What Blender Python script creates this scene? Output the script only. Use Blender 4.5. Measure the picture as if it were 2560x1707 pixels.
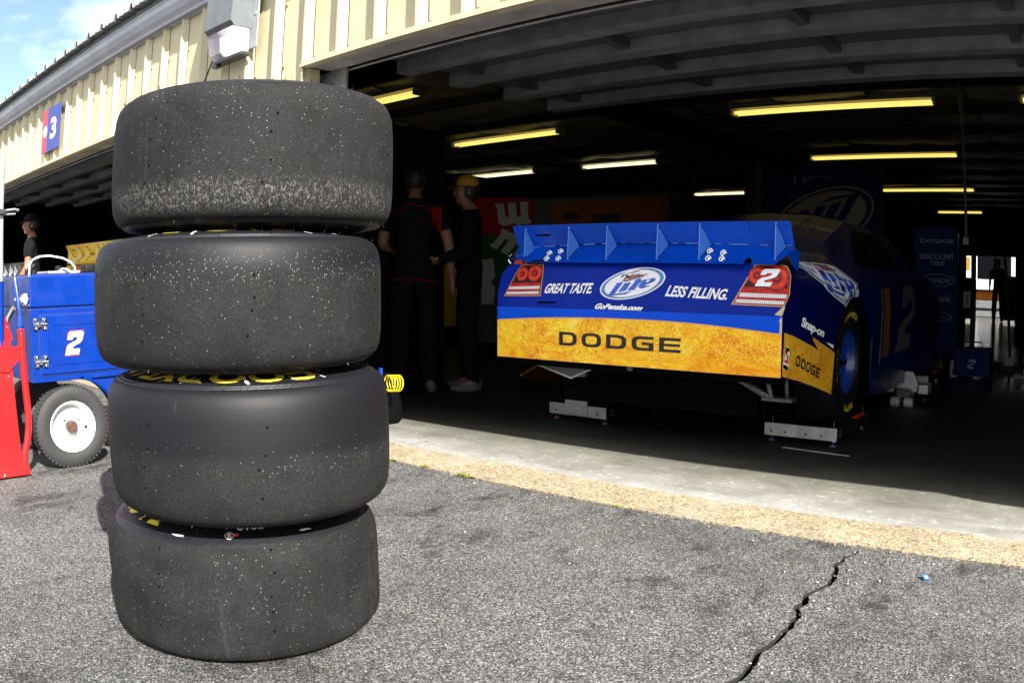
import bpy, bmesh, math, random
from math import radians as R, sin, cos, pi, atan2, sqrt
from mathutils import Vector, Matrix, noise
from mathutils.geometry import tessellate_polygon
random.seed(7)
S = bpy.context.scene
COL = S.collection
for o in list(bpy.data.objects): bpy.data.objects.remove(o)

# ------------------------------------------------------------------ camera (fisheye lens), sky, sun, exposure
cd = bpy.data.cameras.new("camera"); cam = bpy.data.objects.new("camera", cd); COL.objects.link(cam)
cd.type = 'PANO'; cd.panorama_type = 'FISHEYE_EQUISOLID'
cd.fisheye_lens = 29.245; cd.fisheye_fov = R(180); cd.sensor_width = 36.0; cd.sensor_fit = 'HORIZONTAL'
cd.clip_start = .05; cd.clip_end = 3000
cam.location = (0, 0, .868)
cam.rotation_euler = (Matrix.Rotation(R(39.003), 3, 'Z') @ Matrix.Rotation(R(90 - 4.501), 3, 'X') @ Matrix.Rotation(R(.084), 3, 'Z')).to_euler()
S.camera = cam
S.view_settings.view_transform = 'Standard'; S.view_settings.look = 'None'
S.view_settings.exposure = 1.95; S.view_settings.gamma = 1
S.render.engine = 'CYCLES'
S.cycles.max_bounces = 8; S.cycles.diffuse_bounces = 3; S.cycles.glossy_bounces = 4
S.cycles.sample_clamp_indirect = 6; S.cycles.use_denoising = True

SUN = Vector((1.27, -.455, 1.0)).normalized()
world = bpy.data.worlds.new("World"); S.world = world; world.use_nodes = True
wn = world.node_tree.nodes; wl = world.node_tree.links
bg = wn['Background']; bg.inputs[1].default_value = .060
sky = wn.new('ShaderNodeTexSky'); sky.sky_type = 'NISHITA'; sky.sun_disc = False
sky.sun_elevation = math.asin(SUN.z); sky.sun_rotation = atan2(SUN.x, SUN.y)
tc = wn.new('ShaderNodeTexCoord'); mp = wn.new('ShaderNodeMapping'); mp.inputs['Scale'].default_value = (1, 1, 2.6)
n1 = wn.new('ShaderNodeTexNoise'); n1.inputs['Scale'].default_value = 3.2; n1.inputs['Detail'].default_value = 9; n1.inputs['Roughness'].default_value = .58
cr = wn.new('ShaderNodeValToRGB'); cr.color_ramp.elements[0].position = .42; cr.color_ramp.elements[1].position = .66
mx = wn.new('ShaderNodeMix'); mx.data_type = 'RGBA'; mx.inputs[7].default_value = (8.0, 8.1, 8.3, 1)
wl.new(tc.outputs['Generated'], mp.inputs[0]); wl.new(mp.outputs[0], n1.inputs[0]); sx = wn.new('ShaderNodeSeparateXYZ'); wl.new(tc.outputs['Generated'], sx.inputs[0]); ma = wn.new('ShaderNodeMath'); ma.operation = 'MULTIPLY_ADD'; ma.inputs[1].default_value = -.16; wl.new(sx.outputs[1], ma.inputs[0]); wl.new(n1.outputs[0], ma.inputs[2]); wl.new(ma.outputs[0], cr.inputs[0])   # broken cloud, with an unseen denser bank behind the camera added as fill
wl.new(cr.outputs[0], mx.inputs[0]); wl.new(sky.outputs[0], mx.inputs[6]); wl.new(mx.outputs[2], bg.inputs[0])
sd = bpy.data.lights.new("sun", 'SUN'); sd.energy = 4.4; sd.angle = R(.5); sd.color = (1, .955, .88)
so = bpy.data.objects.new("sun", sd); COL.objects.link(so); so.rotation_euler = SUN.to_track_quat('Z', 'Y').to_euler(); so.location = (8, -6, 12)

# ------------------------------------------------------------------ helpers
def at(o, label, cat, group=None):
    o['label'] = label; o['category'] = cat
    if group: o['group'] = group
    return o
def empty(name, loc, label, cat, group=None):
    o = bpy.data.objects.new(name, None); COL.objects.link(o); o.location = loc; o.empty_display_size = .1
    return at(o, label, cat, group)
def root_loc(o):
    v = Vector((0, 0, 0))
    while o: v += o.location; o = o.parent
    return v
class MB:
    def __init__(s, M=None): s.v = []; s.f = []; s.m = []; s.M = M or Matrix.Identity(4)
    def add(s, vs, fs, mi=0):
        k = len(s.v); s.v += [s.M @ Vector(v) for v in vs]; s.f += [tuple(i + k for i in f) for f in fs]; s.m += [mi] * len(fs); return s
    def box(s, x0, x1, y0, y1, z0, z1, mi=0, bev=0):
        if bev:
            b = min(bev, abs(x1-x0)*.45, abs(y1-y0)*.45, abs(z1-z0)*.45)
            bm = bmesh.new(); bmesh.ops.create_cube(bm, size=1)
            bmesh.ops.scale(bm, vec=(x1-x0, y1-y0, z1-z0), verts=bm.verts); bmesh.ops.translate(bm, vec=((x0+x1)/2, (y0+y1)/2, (z0+z1)/2), verts=bm.verts)
            bmesh.ops.bevel(bm, geom=bm.edges[:], offset=b, segments=2, affect='EDGES', profile=.5)
            bm.verts.index_update()
            s.add([v.co for v in bm.verts], [[v.index for v in f.verts] for f in bm.faces], mi); bm.free(); return s
        v = [(x, y, z) for z in (z0, z1) for y in (y0, y1) for x in (x0, x1)]
        return s.add(v, [(0, 2, 3, 1), (4, 5, 7, 6), (0, 1, 5, 4), (2, 6, 7, 3), (0, 4, 6, 2), (1, 3, 7, 5)], mi)
    def prism(s, poly, axis, a, b, mi=0):
        # poly 2D extruded along axis; axis 'x': (y,z), 'y': (x,z), 'z': (x,y)
        n = len(poly)
        def P(p, t): return (t, p[0], p[1]) if axis == 'x' else (p[0], t, p[1]) if axis == 'y' else (p[0], p[1], t)
        vs = [P(p, a) for p in poly] + [P(p, b) for p in poly]
        tri = tessellate_polygon([[Vector((p[0], p[1], 0)) for p in poly]])
        fs = [tuple(t) for t in tri] + [tuple(i + n for i in reversed(t)) for t in tri] + [(i, (i+1) % n, (i+1) % n + n, i + n) for i in range(n)]
        return s.add(vs, fs, mi)
    def tube(s, pts, r, n=8, mi=0, closed=False, cap=True):
        pts = [Vector(p) for p in pts]; m = len(pts); vs = []; fs = []
        up = Vector((0, 0, 1))
        rs = r if isinstance(r, (list, tuple)) else [r] * m
        prev = None
        for i, p in enumerate(pts):
            t = (pts[(i+1) % m] - pts[i-1]) if closed else (pts[min(i+1, m-1)] - pts[max(i-1, 0)])
            t.normalize()
            a = prev - t * prev.dot(t) if prev is not None else (t.cross(up) if abs(t.z) < .95 else t.cross(Vector((1, 0, 0))))
            a.normalize(); prev = a; b = t.cross(a)
            for k in range(n): vs.append(p + (a * cos(2*pi*k/n) + b * sin(2*pi*k/n)) * rs[i])
        for i in range(m if closed else m - 1):
            for k in range(n): fs.append((i*n + k, i*n + (k+1) % n, ((i+1) % m)*n + (k+1) % n, ((i+1) % m)*n + k))
        if cap and not closed: fs += [tuple(reversed(range(n))), tuple(range((m-1)*n, m*n))]
        return s.add(vs, fs, mi)
    def lathe(s, prof, n, c, axis='z', mi=0, mis=None, a0=0, a1=2*pi):
        full = abs(a1 - a0 - 2*pi) < 1e-6; cnt = n if full else n + 1; vs = []; fs = []; ms = []
        for i in range(cnt):
            a = a0 + (a1 - a0) * i / n
            for (r, h) in prof:
                x, y = r*cos(a), r*sin(a)
                vs.append((c[0]+x, c[1]+y, c[2]+h) if axis == 'z' else (c[0]+h, c[1]+x, c[2]+y) if axis == 'x' else (c[0]+x, c[1]+h, c[2]+y))
        m = len(prof)
        for i in range(n):
            j = (i+1) % cnt
            for k in range(m-1):
                fs.append((i*m+k, j*m+k, j*m+k+1, i*m+k+1)); ms.append(mis[k] if mis else mi)
        k0 = len(s.f); s.add(vs, fs, 0); s.m[k0:] = ms; return s
    def ball(s, c, r, mi=0, sc=(1, 1, 1), n=12):
        prof = [(max(1e-4, r*sin(pi*i/n)), -r*cos(pi*i/n)) for i in range(n+1)]
        M0 = s.M; s.M = M0 @ Matrix.Translation(c) @ Matrix.Diagonal((*sc, 1)); s.lathe(prof, n*2, (0, 0, 0), 'z', mi); s.M = M0; return s
    def build(s, name, mats, parent=None, smooth=None, fix=True):
        me = bpy.data.meshes.new(name); off = root_loc(parent) if parent else Vector((0, 0, 0))
        me.from_pydata([tuple(v - off) for v in s.v], [], s.f)
        mats = mats if isinstance(mats, (list, tuple)) else [mats]
        for m in mats: me.materials.append(m)
        me.polygons.foreach_set('material_index', s.m)
        if fix:
            bm = bmesh.new(); bm.from_mesh(me); bmesh.ops.remove_doubles(bm, verts=bm.verts, dist=1e-5); bmesh.ops.recalc_face_normals(bm, faces=bm.faces); bm.to_mesh(me); bm.free()
        me.update()
        if smooth:
            me.polygons.foreach_set('use_smooth', [True]*len(me.polygons)); me.set_sharp_from_angle(angle=R(smooth))
        o = bpy.data.objects.new(name, me); COL.objects.link(o)
        if parent: o.parent = parent
        return o
def dup(o, parent=None):
    c = o.copy(); COL.objects.link(c)
    if parent: c.parent = parent
    for ch in [x for x in bpy.data.objects if x.parent == o]: dup(ch, c)
    return c
def struct(o, kind='structure'): o['kind'] = kind; return o

# ------------------------------------------------------------------ materials
def mat(name, col=(.5, .5, .5), rough=.5, metal=0, coat=0, spec=.5, emit=None, es=0, nz=None, bump=None):
    """nz=(scale, amount): mottling of the colour; bump=(scale, strength)"""
    m = bpy.data.materials.new(name); m.use_nodes = True; nt = m.node_tree; b = nt.nodes['Principled BSDF']
    b.inputs['Base Color'].default_value = (*col, 1); b.inputs['Roughness'].default_value = rough; b.inputs['Metallic'].default_value = metal
    b.inputs['Coat Weight'].default_value = coat; b.inputs['Coat Roughness'].default_value = .04; b.inputs['Specular IOR Level'].default_value = spec
    if emit: b.inputs['Emission Color'].default_value = (*emit, 1); b.inputs['Emission Strength'].default_value = es
    if nz or bump:
        t = nt.nodes.new('ShaderNodeTexCoord')
    if nz:
        n = nt.nodes.new('ShaderNodeTexNoise'); n.inputs['Scale'].default_value = nz[0]; n.inputs['Detail'].default_value = 6; n.inputs['Roughness'].default_value = .62
        c = nt.nodes.new('ShaderNodeValToRGB'); a = nz[1]
        c.color_ramp.elements[0].position = .32; c.color_ramp.elements[1].position = .68
        c.color_ramp.elements[0].color = (*[max(0, x*(1-a)) for x in col], 1); c.color_ramp.elements[1].color = (*[min(1, x*(1+a)) for x in col], 1)
        nt.links.new(t.outputs['Object'], n.inputs[0]); nt.links.new(n.outputs[0], c.inputs[0]); nt.links.new(c.outputs[0], b.inputs['Base Color'])
    if bump:
        n = nt.nodes.new('ShaderNodeTexNoise'); n.inputs['Scale'].default_value = bump[0]; n.inputs['Detail'].default_value = 4
        u = nt.nodes.new('ShaderNodeBump'); u.inputs['Strength'].default_value = bump[1]; u.inputs['Distance'].default_value = .01
        nt.links.new(t.outputs['Object'], n.inputs[0]); nt.links.new(n.outputs[0], u.inputs['Height']); nt.links.new(u.outputs[0], b.inputs['Normal'])
    return m
class NT:
    """small wrapper for longer node materials"""
    def __init__(s, name, rough=.8, spec=.4):
        s.m = bpy.data.materials.new(name); s.m.use_nodes = True; s.t = s.m.node_tree; s.b = s.t.nodes['Principled BSDF']
        s.b.inputs['Roughness'].default_value = rough; s.b.inputs['Specular IOR Level'].default_value = spec
        s.tc = s.t.nodes.new('ShaderNodeTexCoord'); s.obj = s.tc.outputs['Object']
    def link(s, a, b): s.t.links.new(a, b)
    def map(s, scale, src=None, loc=(0, 0, 0)):
        n = s.t.nodes.new('ShaderNodeMapping'); n.inputs['Scale'].default_value = scale; n.inputs['Location'].default_value = loc; s.link(src or s.obj, n.inputs[0]); return n.outputs[0]
    def noise(s, scale, detail=4, rough=.5, src=None, dist=0):
        n = s.t.nodes.new('ShaderNodeTexNoise'); n.inputs['Scale'].default_value = scale; n.inputs['Detail'].default_value = detail; n.inputs['Roughness'].default_value = rough; n.inputs['Distortion'].default_value = dist
        s.link(src or s.obj, n.inputs[0]); return n.outputs[0]
    def vor(s, scale, src=None, feat='F1', out='Color', rnd=1):
        n = s.t.nodes.new('ShaderNodeTexVoronoi'); n.inputs['Scale'].default_value = scale; n.feature = feat; n.inputs['Randomness'].default_value = rnd
        s.link(src or s.obj, n.inputs[0]); return n.outputs[out]
    def ramp(s, src, stops, interp='LINEAR'):
        n = s.t.nodes.new('ShaderNodeValToRGB'); r = n.color_ramp; r.interpolation = interp
        while len(r.elements) < len(stops): r.elements.new(.5)
        for e, (p, c) in zip(r.elements, stops):
            e.position = p; e.color = (*c, 1) if isinstance(c, tuple) else (c, c, c, 1)
        s.link(src, n.inputs[0]); return n.outputs[0]
    def mix(s, f, a, b, mode='MIX'):
        n = s.t.nodes.new('ShaderNodeMix'); n.data_type = 'RGBA'; n.blend_type = mode
        for k, x in ((0, f), (6, a), (7, b)):
            if isinstance(x, (int, float)): n.inputs[k].default_value = x if k == 0 else (x, x, x, 1)
            elif isinstance(x, tuple): n.inputs[k].default_value = (*x, 1)
            else: s.link(x, n.inputs[k])
        return n.outputs[2]
    def math(s, op, a, b=0.0):
        n = s.t.nodes.new('ShaderNodeMath'); n.operation = op
        for k, x in ((0, a), (1, b)):
            if isinstance(x, (int, float)): n.inputs[k].default_value = x
            else: s.link(x, n.inputs[k])
        return n.outputs[0]
    def xyz(s, src=None):
        n = s.t.nodes.new('ShaderNodeSeparateXYZ'); s.link(src or s.obj, n.inputs[0]); return n.outputs
    def col(s, src): s.link(src, s.b.inputs['Base Color']); return s
    def rough(s, src): s.link(src, s.b.inputs['Roughness']); return s
    def bump(s, h, strength=.4, dist=.004):
        n = s.t.nodes.new('ShaderNodeBump'); n.inputs['Strength'].default_value = strength; n.inputs['Distance'].default_value = dist
        s.link(h, n.inputs['Height']); s.link(n.outputs[0], s.b.inputs['Normal']); return s

def m_asphalt():
    t = NT('asphalt', .9, .25)
    st = t.vor(270); bw = t.ramp(st, [(0, (.007, .007, .007)), (.26, (.027, .027, .027)), (.50, (.080, .079, .078)), (.74, (.178, .176, .172)), (.95, (.40, .395, .38))])
    fine = t.noise(380, 3, .8); c = t.mix(t.ramp(fine, [(.40, .85), (.50, 0.)]), bw, (.012, .012, .012))
    c = t.mix(t.ramp(t.vor(75, out='Distance'), [(.10, .6), (.16, 0.)]), c, t.mix(t.ramp(t.vor(75), [(.55, 0.), (.75, 1.)]), c, (.33, .32, .30)))
    big = t.noise(1.1, 7, .66, dist=.6); c = t.mix(t.ramp(big, [(.46, 0.), (.68, .7)]), c, t.mix(1., c, .42, 'MULTIPLY'))
    blot = t.noise(2.9, 9, .78, src=t.map((1.25, 1., 1), loc=(.4, .2, 0)), dist=.35); c = t.mix(t.ramp(blot, [(.525, 0.), (.64, .85)]), c, t.mix(1., c, .16, 'MULTIPLY'))
    strk = t.noise(1.6, 5, .7, src=t.map((5., .7, 1), loc=(3, 1, 0))); c = t.mix(t.ramp(strk, [(.60, 0.), (.70, .5)]), c, t.mix(1., c, .4, 'MULTIPLY'))
    lite = t.noise(1.9, 6, .65, src=t.map((1, 1, 1), loc=(11, 5, 0))); c = t.mix(t.ramp(lite, [(.54, 0.), (.7, .6)]), c, t.mix(1., c, 1.35, 'MULTIPLY'))
    tan = t.noise(2.6, 6, .7, src=t.map((1, 1, 1), loc=(4, 9, 2))); c = t.mix(t.ramp(tan, [(.60, 0.), (.72, .6)]), c, t.mix(1., c, (.62, .42, .30), 'MULTIPLY'))
    t.col(c); t.bump(t.mix(.5, st, fine), .6, .004); return t.m
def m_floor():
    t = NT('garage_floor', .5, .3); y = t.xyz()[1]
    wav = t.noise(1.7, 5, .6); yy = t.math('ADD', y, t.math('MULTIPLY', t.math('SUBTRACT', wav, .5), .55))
    base = t.ramp(t.math('MULTIPLY', t.math('SUBTRACT', yy, 2.8), .5), [(.05, (.31, .305, .29)), (.12, (.235, .23, .21)), (.24, (.150, .146, .122)), (.36, (.092, .089, .070)), (.45, (.040, .039, .031)), (.58, (.013, .0125, .0115)), (.9, (.005, .005, .005))])  # pale worn concrete at the entrance, darkened indoors so the colour deepens the shade
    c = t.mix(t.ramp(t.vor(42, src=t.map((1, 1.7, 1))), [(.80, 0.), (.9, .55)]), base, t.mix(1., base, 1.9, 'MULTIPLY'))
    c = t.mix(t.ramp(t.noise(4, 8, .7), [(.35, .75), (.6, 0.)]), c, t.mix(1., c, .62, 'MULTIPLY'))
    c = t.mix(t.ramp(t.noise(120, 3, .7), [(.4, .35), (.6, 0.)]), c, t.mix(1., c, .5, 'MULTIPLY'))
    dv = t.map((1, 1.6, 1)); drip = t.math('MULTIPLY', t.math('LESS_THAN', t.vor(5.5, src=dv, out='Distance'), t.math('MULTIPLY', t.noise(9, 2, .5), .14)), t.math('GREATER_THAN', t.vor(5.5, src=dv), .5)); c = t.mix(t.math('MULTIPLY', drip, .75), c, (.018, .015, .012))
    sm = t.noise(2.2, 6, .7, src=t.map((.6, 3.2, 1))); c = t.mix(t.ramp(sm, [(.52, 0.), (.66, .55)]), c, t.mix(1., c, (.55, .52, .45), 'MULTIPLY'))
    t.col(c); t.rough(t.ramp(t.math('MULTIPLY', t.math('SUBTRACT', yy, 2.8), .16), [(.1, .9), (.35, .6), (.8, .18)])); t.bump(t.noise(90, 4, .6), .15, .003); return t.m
def m_apron():
    t = NT('worn_concrete', .9, .2)
    st = t.vor(120); c = t.ramp(st, [(0, (.07, .06, .045)), (.3, (.25, .20, .13)), (.7, (.40, .33, .22)), (1, (.56, .50, .38))])
    c = t.mix(t.ramp(t.noise(5, 7, .7), [(.4, .6), (.62, 0.)]), c, t.mix(1., c, (.62, .6, .58), 'MULTIPLY'))
    c = t.mix(t.ramp(t.noise(320, 2, .7), [(.38, .8), (.5, 0.)]), c, (.10, .085, .06)); c = t.mix(t.ramp(t.noise(1.6, 5, .6), [(.5, 0.), (.68, .6)]), c, (.36, .345, .31))
    t.col(c); t.bump(st, .5, .003); return t.m
def m_tread(name, speck=.5, band=None, seed=0, graze=None):
    """slick tread: worn rubber with stone specks; band=(z0,z1) smooth unworn band; graze=(z0,z1) fuzzy rubber pick-up"""
    t = NT(name, .8, .22); z = t.xyz()[2]; off = t.map((1, 1, 1), loc=(seed*3.1, seed*1.7, seed))
    worn = t.ramp(t.noise(260, 4, .75, src=off), [(.30, .0035), (.5, .0085), (.70, .025)])
    patch = t.noise(6, 6, .65, src=off, dist=.5); c = t.mix(t.ramp(patch, [(.38, .8), (.56, 0.)]), worn, t.mix(1., worn, .45, 'MULTIPLY')); c = t.mix(t.ramp(t.noise(4.5, 5, .6, src=t.map((1, 1, 1), src=off, loc=(7, 3, 1))), [(.52, 0.), (.70, .8)]), c, t.mix(1., c, 1.7, 'MULTIPLY'))
    c = t.mix(t.ramp(t.noise(38, 3, .6, src=t.map((1, 1, .25), src=off)), [(.55, 0.), (.7, .35)]), c, t.mix(1., c, 1.5, 'MULTIPLY'))
    dots = t.vor(210, src=off, out='Distance'); rnd = t.vor(210, src=off)
    def sp(th, r): return t.math('MULTIPLY', t.math('LESS_THAN', dots, r), t.math('GREATER_THAN', rnd, th))
    dens = t.ramp(t.noise(11, 3, .6, src=off), [(.38, .0), (.62, 1.)])
    spk = t.math('MULTIPLY', sp(1 - .15*speck, .24), t.math('ADD', t.math('MULTIPLY', dens, .9), .25))
    d2 = t.vor(105, src=off, out='Distance'); r2 = t.vor(105, src=off)
    big = t.math('MULTIPLY', t.math('LESS_THAN', d2, .165), t.math('GREATER_THAN', r2, 1 - .035*speck))
    spk = t.math('MINIMUM', t.math('ADD', spk, big), 1.)
    h = t.noise(260, 4, .75, src=off); h = t.math('ADD', h, t.math('MULTIPLY', spk, .6))
    if graze:
        g = t.math('MULTIPLY', t.ramp(z, [(max(0, graze[0]), 0.), (graze[0]+.02, 1.), (graze[1], 1.), (graze[1]+.03, 0.)]), 1.)
        fz = t.noise(150, 5, .8, src=t.map((1, 1, .55), src=off), dist=1.5)
        gm = t.math('MULTIPLY', g, t.ramp(fz, [(.52, 0.), (.58, 1.)])); spk = t.math('MAXIMUM', spk, t.math('MULTIPLY', gm, .5)); h = t.math('ADD', h, t.math('MULTIPLY', gm, 1.5))
    if band:
        wob = t.math('ADD', z, t.math('MULTIPLY', t.math('SUBTRACT', t.noise(30, 4, .7, src=off), .5), .02))
        f = t.ramp(wob, [(band[0]-.012, 0.), (band[0]+.022, 1.), (band[1], 1.), (min(1, band[1]+.015), 0.)])
        edge = t.ramp(wob, [(max(0, band[0]-.05), 0.), (band[0]-.004, 1.), (band[0]+.03, .55), (band[0]+.06, 0.)])
        d3 = t.vor(230, src=off, out='Distance'); r3 = t.vor(230, src=off)
        es = t.math('MULTIPLY', t.math('MULTIPLY', t.math('LESS_THAN', d3, .27), t.math('GREATER_THAN', r3, 1 - .30*speck)), edge)
        c = t.mix(f, c, (.005, .005, .0068)); spk = t.math('MULTIPLY', spk, t.math('SUBTRACT', 1., t.math('MULTIPLY', f, .93))); spk = t.math('MAXIMUM', spk, t.math('MULTIPLY', es, .9))
        t.rough(t.mix(f, .80, .56)); h = t.math('MULTIPLY', h, t.math('SUBTRACT', 1., t.math('MULTIPLY', f, .85)))
    scr = t.ramp(t.noise(26, 2, .5, src=t.map((1, 1, .06), src=off)), [(.70, 0.), (.72, .4)])
    c = t.mix(t.math('MULTIPLY', scr, .3), c, .05)
    c = t.mix(t.math('MULTIPLY', spk, .6), c, (.33, .32, .30)); t.col(c); t.bump(h, .5, .0025); return t.m
def m_beer(name, dark=1.):
    t = NT(name, .45, .1); t.b.inputs['Coat Weight'].default_value = .04; x, y, z = t.xyz()
    flow = t.noise(4.6, 7, .68, dist=1.6)
    c = t.ramp(flow, [(.28, (.55, .11, .001)), (.40, (.86, .34, .008)), (.50, (.96, .56, .018)), (.60, (1., .72, .03)), (.72, (1., .88, .32))])
    gx = t.ramp(t.math('MULTIPLY', t.math('ADD', x, .95), .52), [(0, 0.), (.45, .15), (.75, .6), (1., .8)])
    c = t.mix(t.math('MULTIPLY', gx, .55), c, (.92, .36, .006))
    wv = t.map((1, 1, 1.15)); d = t.mix(t.ramp(t.noise(9, 3, .5), [(.45, 0.), (.5, 1.)]), t.vor(95, out='Distance'), t.vor(52, out='Distance')); d2 = t.vor(30, feat='F1', out='Distance'); r2 = t.vor(30)
    gr = t.noise(75, 3, .7, src=t.map((1, 1, 1.3)), dist=.8); gm = t.ramp(t.noise(3.4, 4, .6), [(.36, .15), (.56, 1.)])
    c = t.mix(t.math('MULTIPLY', t.ramp(gr, [(.36, .75), (.48, 0.)]), gm), c, (.60, .17, .001)); c = t.mix(t.math('MULTIPLY', t.ramp(gr, [(.54, 0.), (.66, .8)]), gm), c, (1., .86, .28))
    rim = t.ramp(d, [(.30, 0.), (.42, 1.), (.52, 0.)]); hi = t.ramp(d, [(.0, 1.), (.12, 1.), (.22, 0.)])
    dens = t.math('MULTIPLY', t.ramp(t.noise(5, 4, .6), [(.42, 0.), (.56, 1.)]), t.math('ADD', .25, gx))
    c = t.mix(t.math('MULTIPLY', rim, t.math('MULTIPLY', dens, .6)), c, (.36, .09, .002)); c = t.mix(t.math('MULTIPLY', hi, t.math('MULTIPLY', dens, .8)), c, (1., .84, .36))
    ring = t.math('MULTIPLY', t.ramp(d2, [(.24, 0.), (.29, 1.), (.33, 0.)]), t.math('GREATER_THAN', r2, .78)); c = t.mix(t.math('MULTIPLY', ring, .7), c, (.5, .16, .01))
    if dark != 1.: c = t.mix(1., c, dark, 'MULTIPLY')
    t.col(c); return t.m
M = {}
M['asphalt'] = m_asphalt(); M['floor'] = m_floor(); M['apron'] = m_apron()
M['dirt'] = mat('dirt', (.006, .005, .005), .95)
M['land'] = mat('land', (.10, .10, .09), .95, nz=(.6, .4))
def m_cream():
    t = NT('cream_steel', .42, .45); c = t.ramp(t.noise(2.5, 6, .65, src=t.map((1, 1, .18))), [(.3, (.44, .38, .225)), (.6, (.53, .465, .29))])
    z = t.xyz()[2]; rust = t.math('MULTIPLY', t.ramp(t.noise(28, 5, .7, src=t.map((1, 1, .12))), [(.58, 0.), (.72, .6)]), t.ramp(t.math('MULTIPLY', z, .35), [(.885, 0.), (.935, 1.)]))
    c = t.mix(rust, c, (.25, .13, .06)); t.col(c); return t.m
M['cream'] = m_cream()
M['crease'] = mat('crease_grime', (.10, .065, .04), .8)
M['trim'] = mat('trim_cream', (.48, .43, .28), .45, nz=(5, .2))
M['soffit'] = mat('soffit_steel', (.34, .33, .32), .5, nz=(4, .35))
M['gutter'] = mat('gutter_steel', (.38, .385, .44), .35, metal=.15, nz=(3, .12))
M['galv'] = mat('galvanised', (.30, .31, .32), .45, metal=.2, nz=(18, .25))
M['roof'] = mat('roof_steel', (.26, .27, .275), .45, metal=.35, nz=(6, .25))
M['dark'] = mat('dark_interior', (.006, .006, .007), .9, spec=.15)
M['black'] = mat('black_paint', (.005, .005, .006), .6, spec=.25)
M['steel'] = mat('door_steel', (.17, .172, .185), .5, metal=.1, nz=(7, .3)); M['steel2'] = mat('door_skin', (.060, .060, .070), .5, nz=(7, .3))
M['insul'] = mat('insulation_vinyl', (.22, .21, .15), .55, nz=(3, .5))
M['tube'] = mat('lit_tube', (1, .9, .5), .5, emit=(1, .74, .17), es=.30)
M['tubew'] = mat('lit_tube_pale', (1, .95, .7), .5, emit=(1, .88, .50), es=.42)
M['fix'] = mat('fixture_white', (.25, .24, .20), .5)
M['rubber'] = mat('sidewall_rubber', (.006, .006, .0085), .5, spec=.35, bump=(90, .12))
M['yellow'] = mat('tyre_yellow', (.85, .62, .04), .6, nz=(60, .2))
M['chalk'] = mat('chalk', (.75, .74, .72), .8, nz=(90, .25))
M['redmark'] = mat('red_crayon', (.60, .03, .02), .8, nz=(160, .6))
M['hole'] = mat('wear_hole', (.002, .002, .002), .95, spec=.03)
def m_paint(name, c, coat=.8, flake=.0, rough=.32, nzs=.12, spec=.5):
    m = mat(name, c, rough, coat=coat, spec=spec, nz=(2.5, nzs), bump=(6, .015)); return m
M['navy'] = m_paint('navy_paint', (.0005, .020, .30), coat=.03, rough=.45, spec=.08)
M['navy_shade'] = m_paint('navy_paint_shaded', (.0012, .0035, .06), coat=.06, rough=.35, spec=.12)  # same navy as the tail, darkened: flank shade put into the colour
M['blue'] = m_paint('blue_paint', (.001, .075, .66), coat=.05, spec=.12)
M['spoil'] = m_paint('spoiler_blue', (.0008, .055, .46), coat=.10, nzs=.2, spec=.14)
M['gusset'] = m_paint('gusset_blue_lit', (.05, .20, .72), coat=.3, spec=.4)  # lighter than the spoiler: bounce light on the gusset faces put into the colour
M['weld'] = mat('weld_bead', (.10, .24, .66), .4, metal=.2, bump=(200, .5))
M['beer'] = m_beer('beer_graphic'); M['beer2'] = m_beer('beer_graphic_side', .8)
M['goldedge'] = mat('gold_edge', (.75, .36, .05), .35, coat=.5)
M['white'] = mat('white_vinyl', (.90, .90, .92), .4, nz=(8, .06))
M['ltext'] = mat('black_vinyl', (.006, .005, .006), .4)
M['lred'] = mat('lens_red', (.46, .010, .005), .35, spec=.25, nz=(60, .5))
M['lred2'] = mat('lens_bright_red', (.72, .045, .010), .35, spec=.3, nz=(90, .45))
M['ldark'] = mat('lens_dark', (.03, .003, .002), .4, spec=.25)
def m_refl():
    t = NT('reflector_strip', .35, .3); w = t.t.nodes.new('ShaderNodeTexWave'); w.inputs['Scale'].default_value = 34; w.bands_direction = 'X'; w.inputs['Distortion'].default_value = 1.5; w.inputs['Detail'].default_value = 1; t.link(t.obj, w.inputs[0])
    v = t.ramp(w.outputs[1], [(.0, .40), (.35, .70), (1, .82)]); t.col(v); return t.m
M['refl'] = m_refl()
M['lbrown'] = mat('miller_red', (.20, .008, .006), .4)
M['lblue'] = mat('logo_blue', (.006, .10, .62), .35, nz=(30, .4)); M['lsky'] = mat('logo_sky', (.02, .22, .58), .35, nz=(9, .5)); M['lwhite'] = mat('logo_white', (.86, .87, .93), .4); M['ltan'] = mat('logo_tan', (.50, .38, .22), .4)
M['chrome'] = mat('chrome', (.75, .75, .76), .12, metal=1); M['alu'] = mat('brushed_alu', (.42, .41, .40), .42, metal=.55, nz=(25, .2)); M['iron'] = mat('iron', (.07, .07, .075), .4, metal=.6)
M['glass'] = mat('dark_glass', (.006, .006, .008), .06, spec=.6)
M['rimblue'] = mat('rim_blue', (.005, .035, .22), .35, coat=.4)
def m_cart():
    t = NT('cart_blue', .32, .25); t.b.inputs['Coat Weight'].default_value = .15
    ch = t.math('MULTIPLY', t.math('LESS_THAN', t.vor(60, out='Distance'), .10), t.math('GREATER_THAN', t.vor(60), .93))
    smear = t.noise(7, 5, .65, src=t.map((1, 1, .5))); c = t.ramp(smear, [(.3, (.0008, .019, .165)), (.7, (.001, .025, .21))])
    t.col(t.mix(ch, c, (.45, .50, .62))); t.rough(t.ramp(t.noise(14, 4, .6), [(.4, .28), (.7, .5)])); return t.m
M['cartblue'] = m_cart(); M['cartline'] = mat('cart_seam', (.004, .02, .14), .5); M['carthi'] = mat('cart_edge', (.04, .15, .6), .35, coat=.4)
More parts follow.
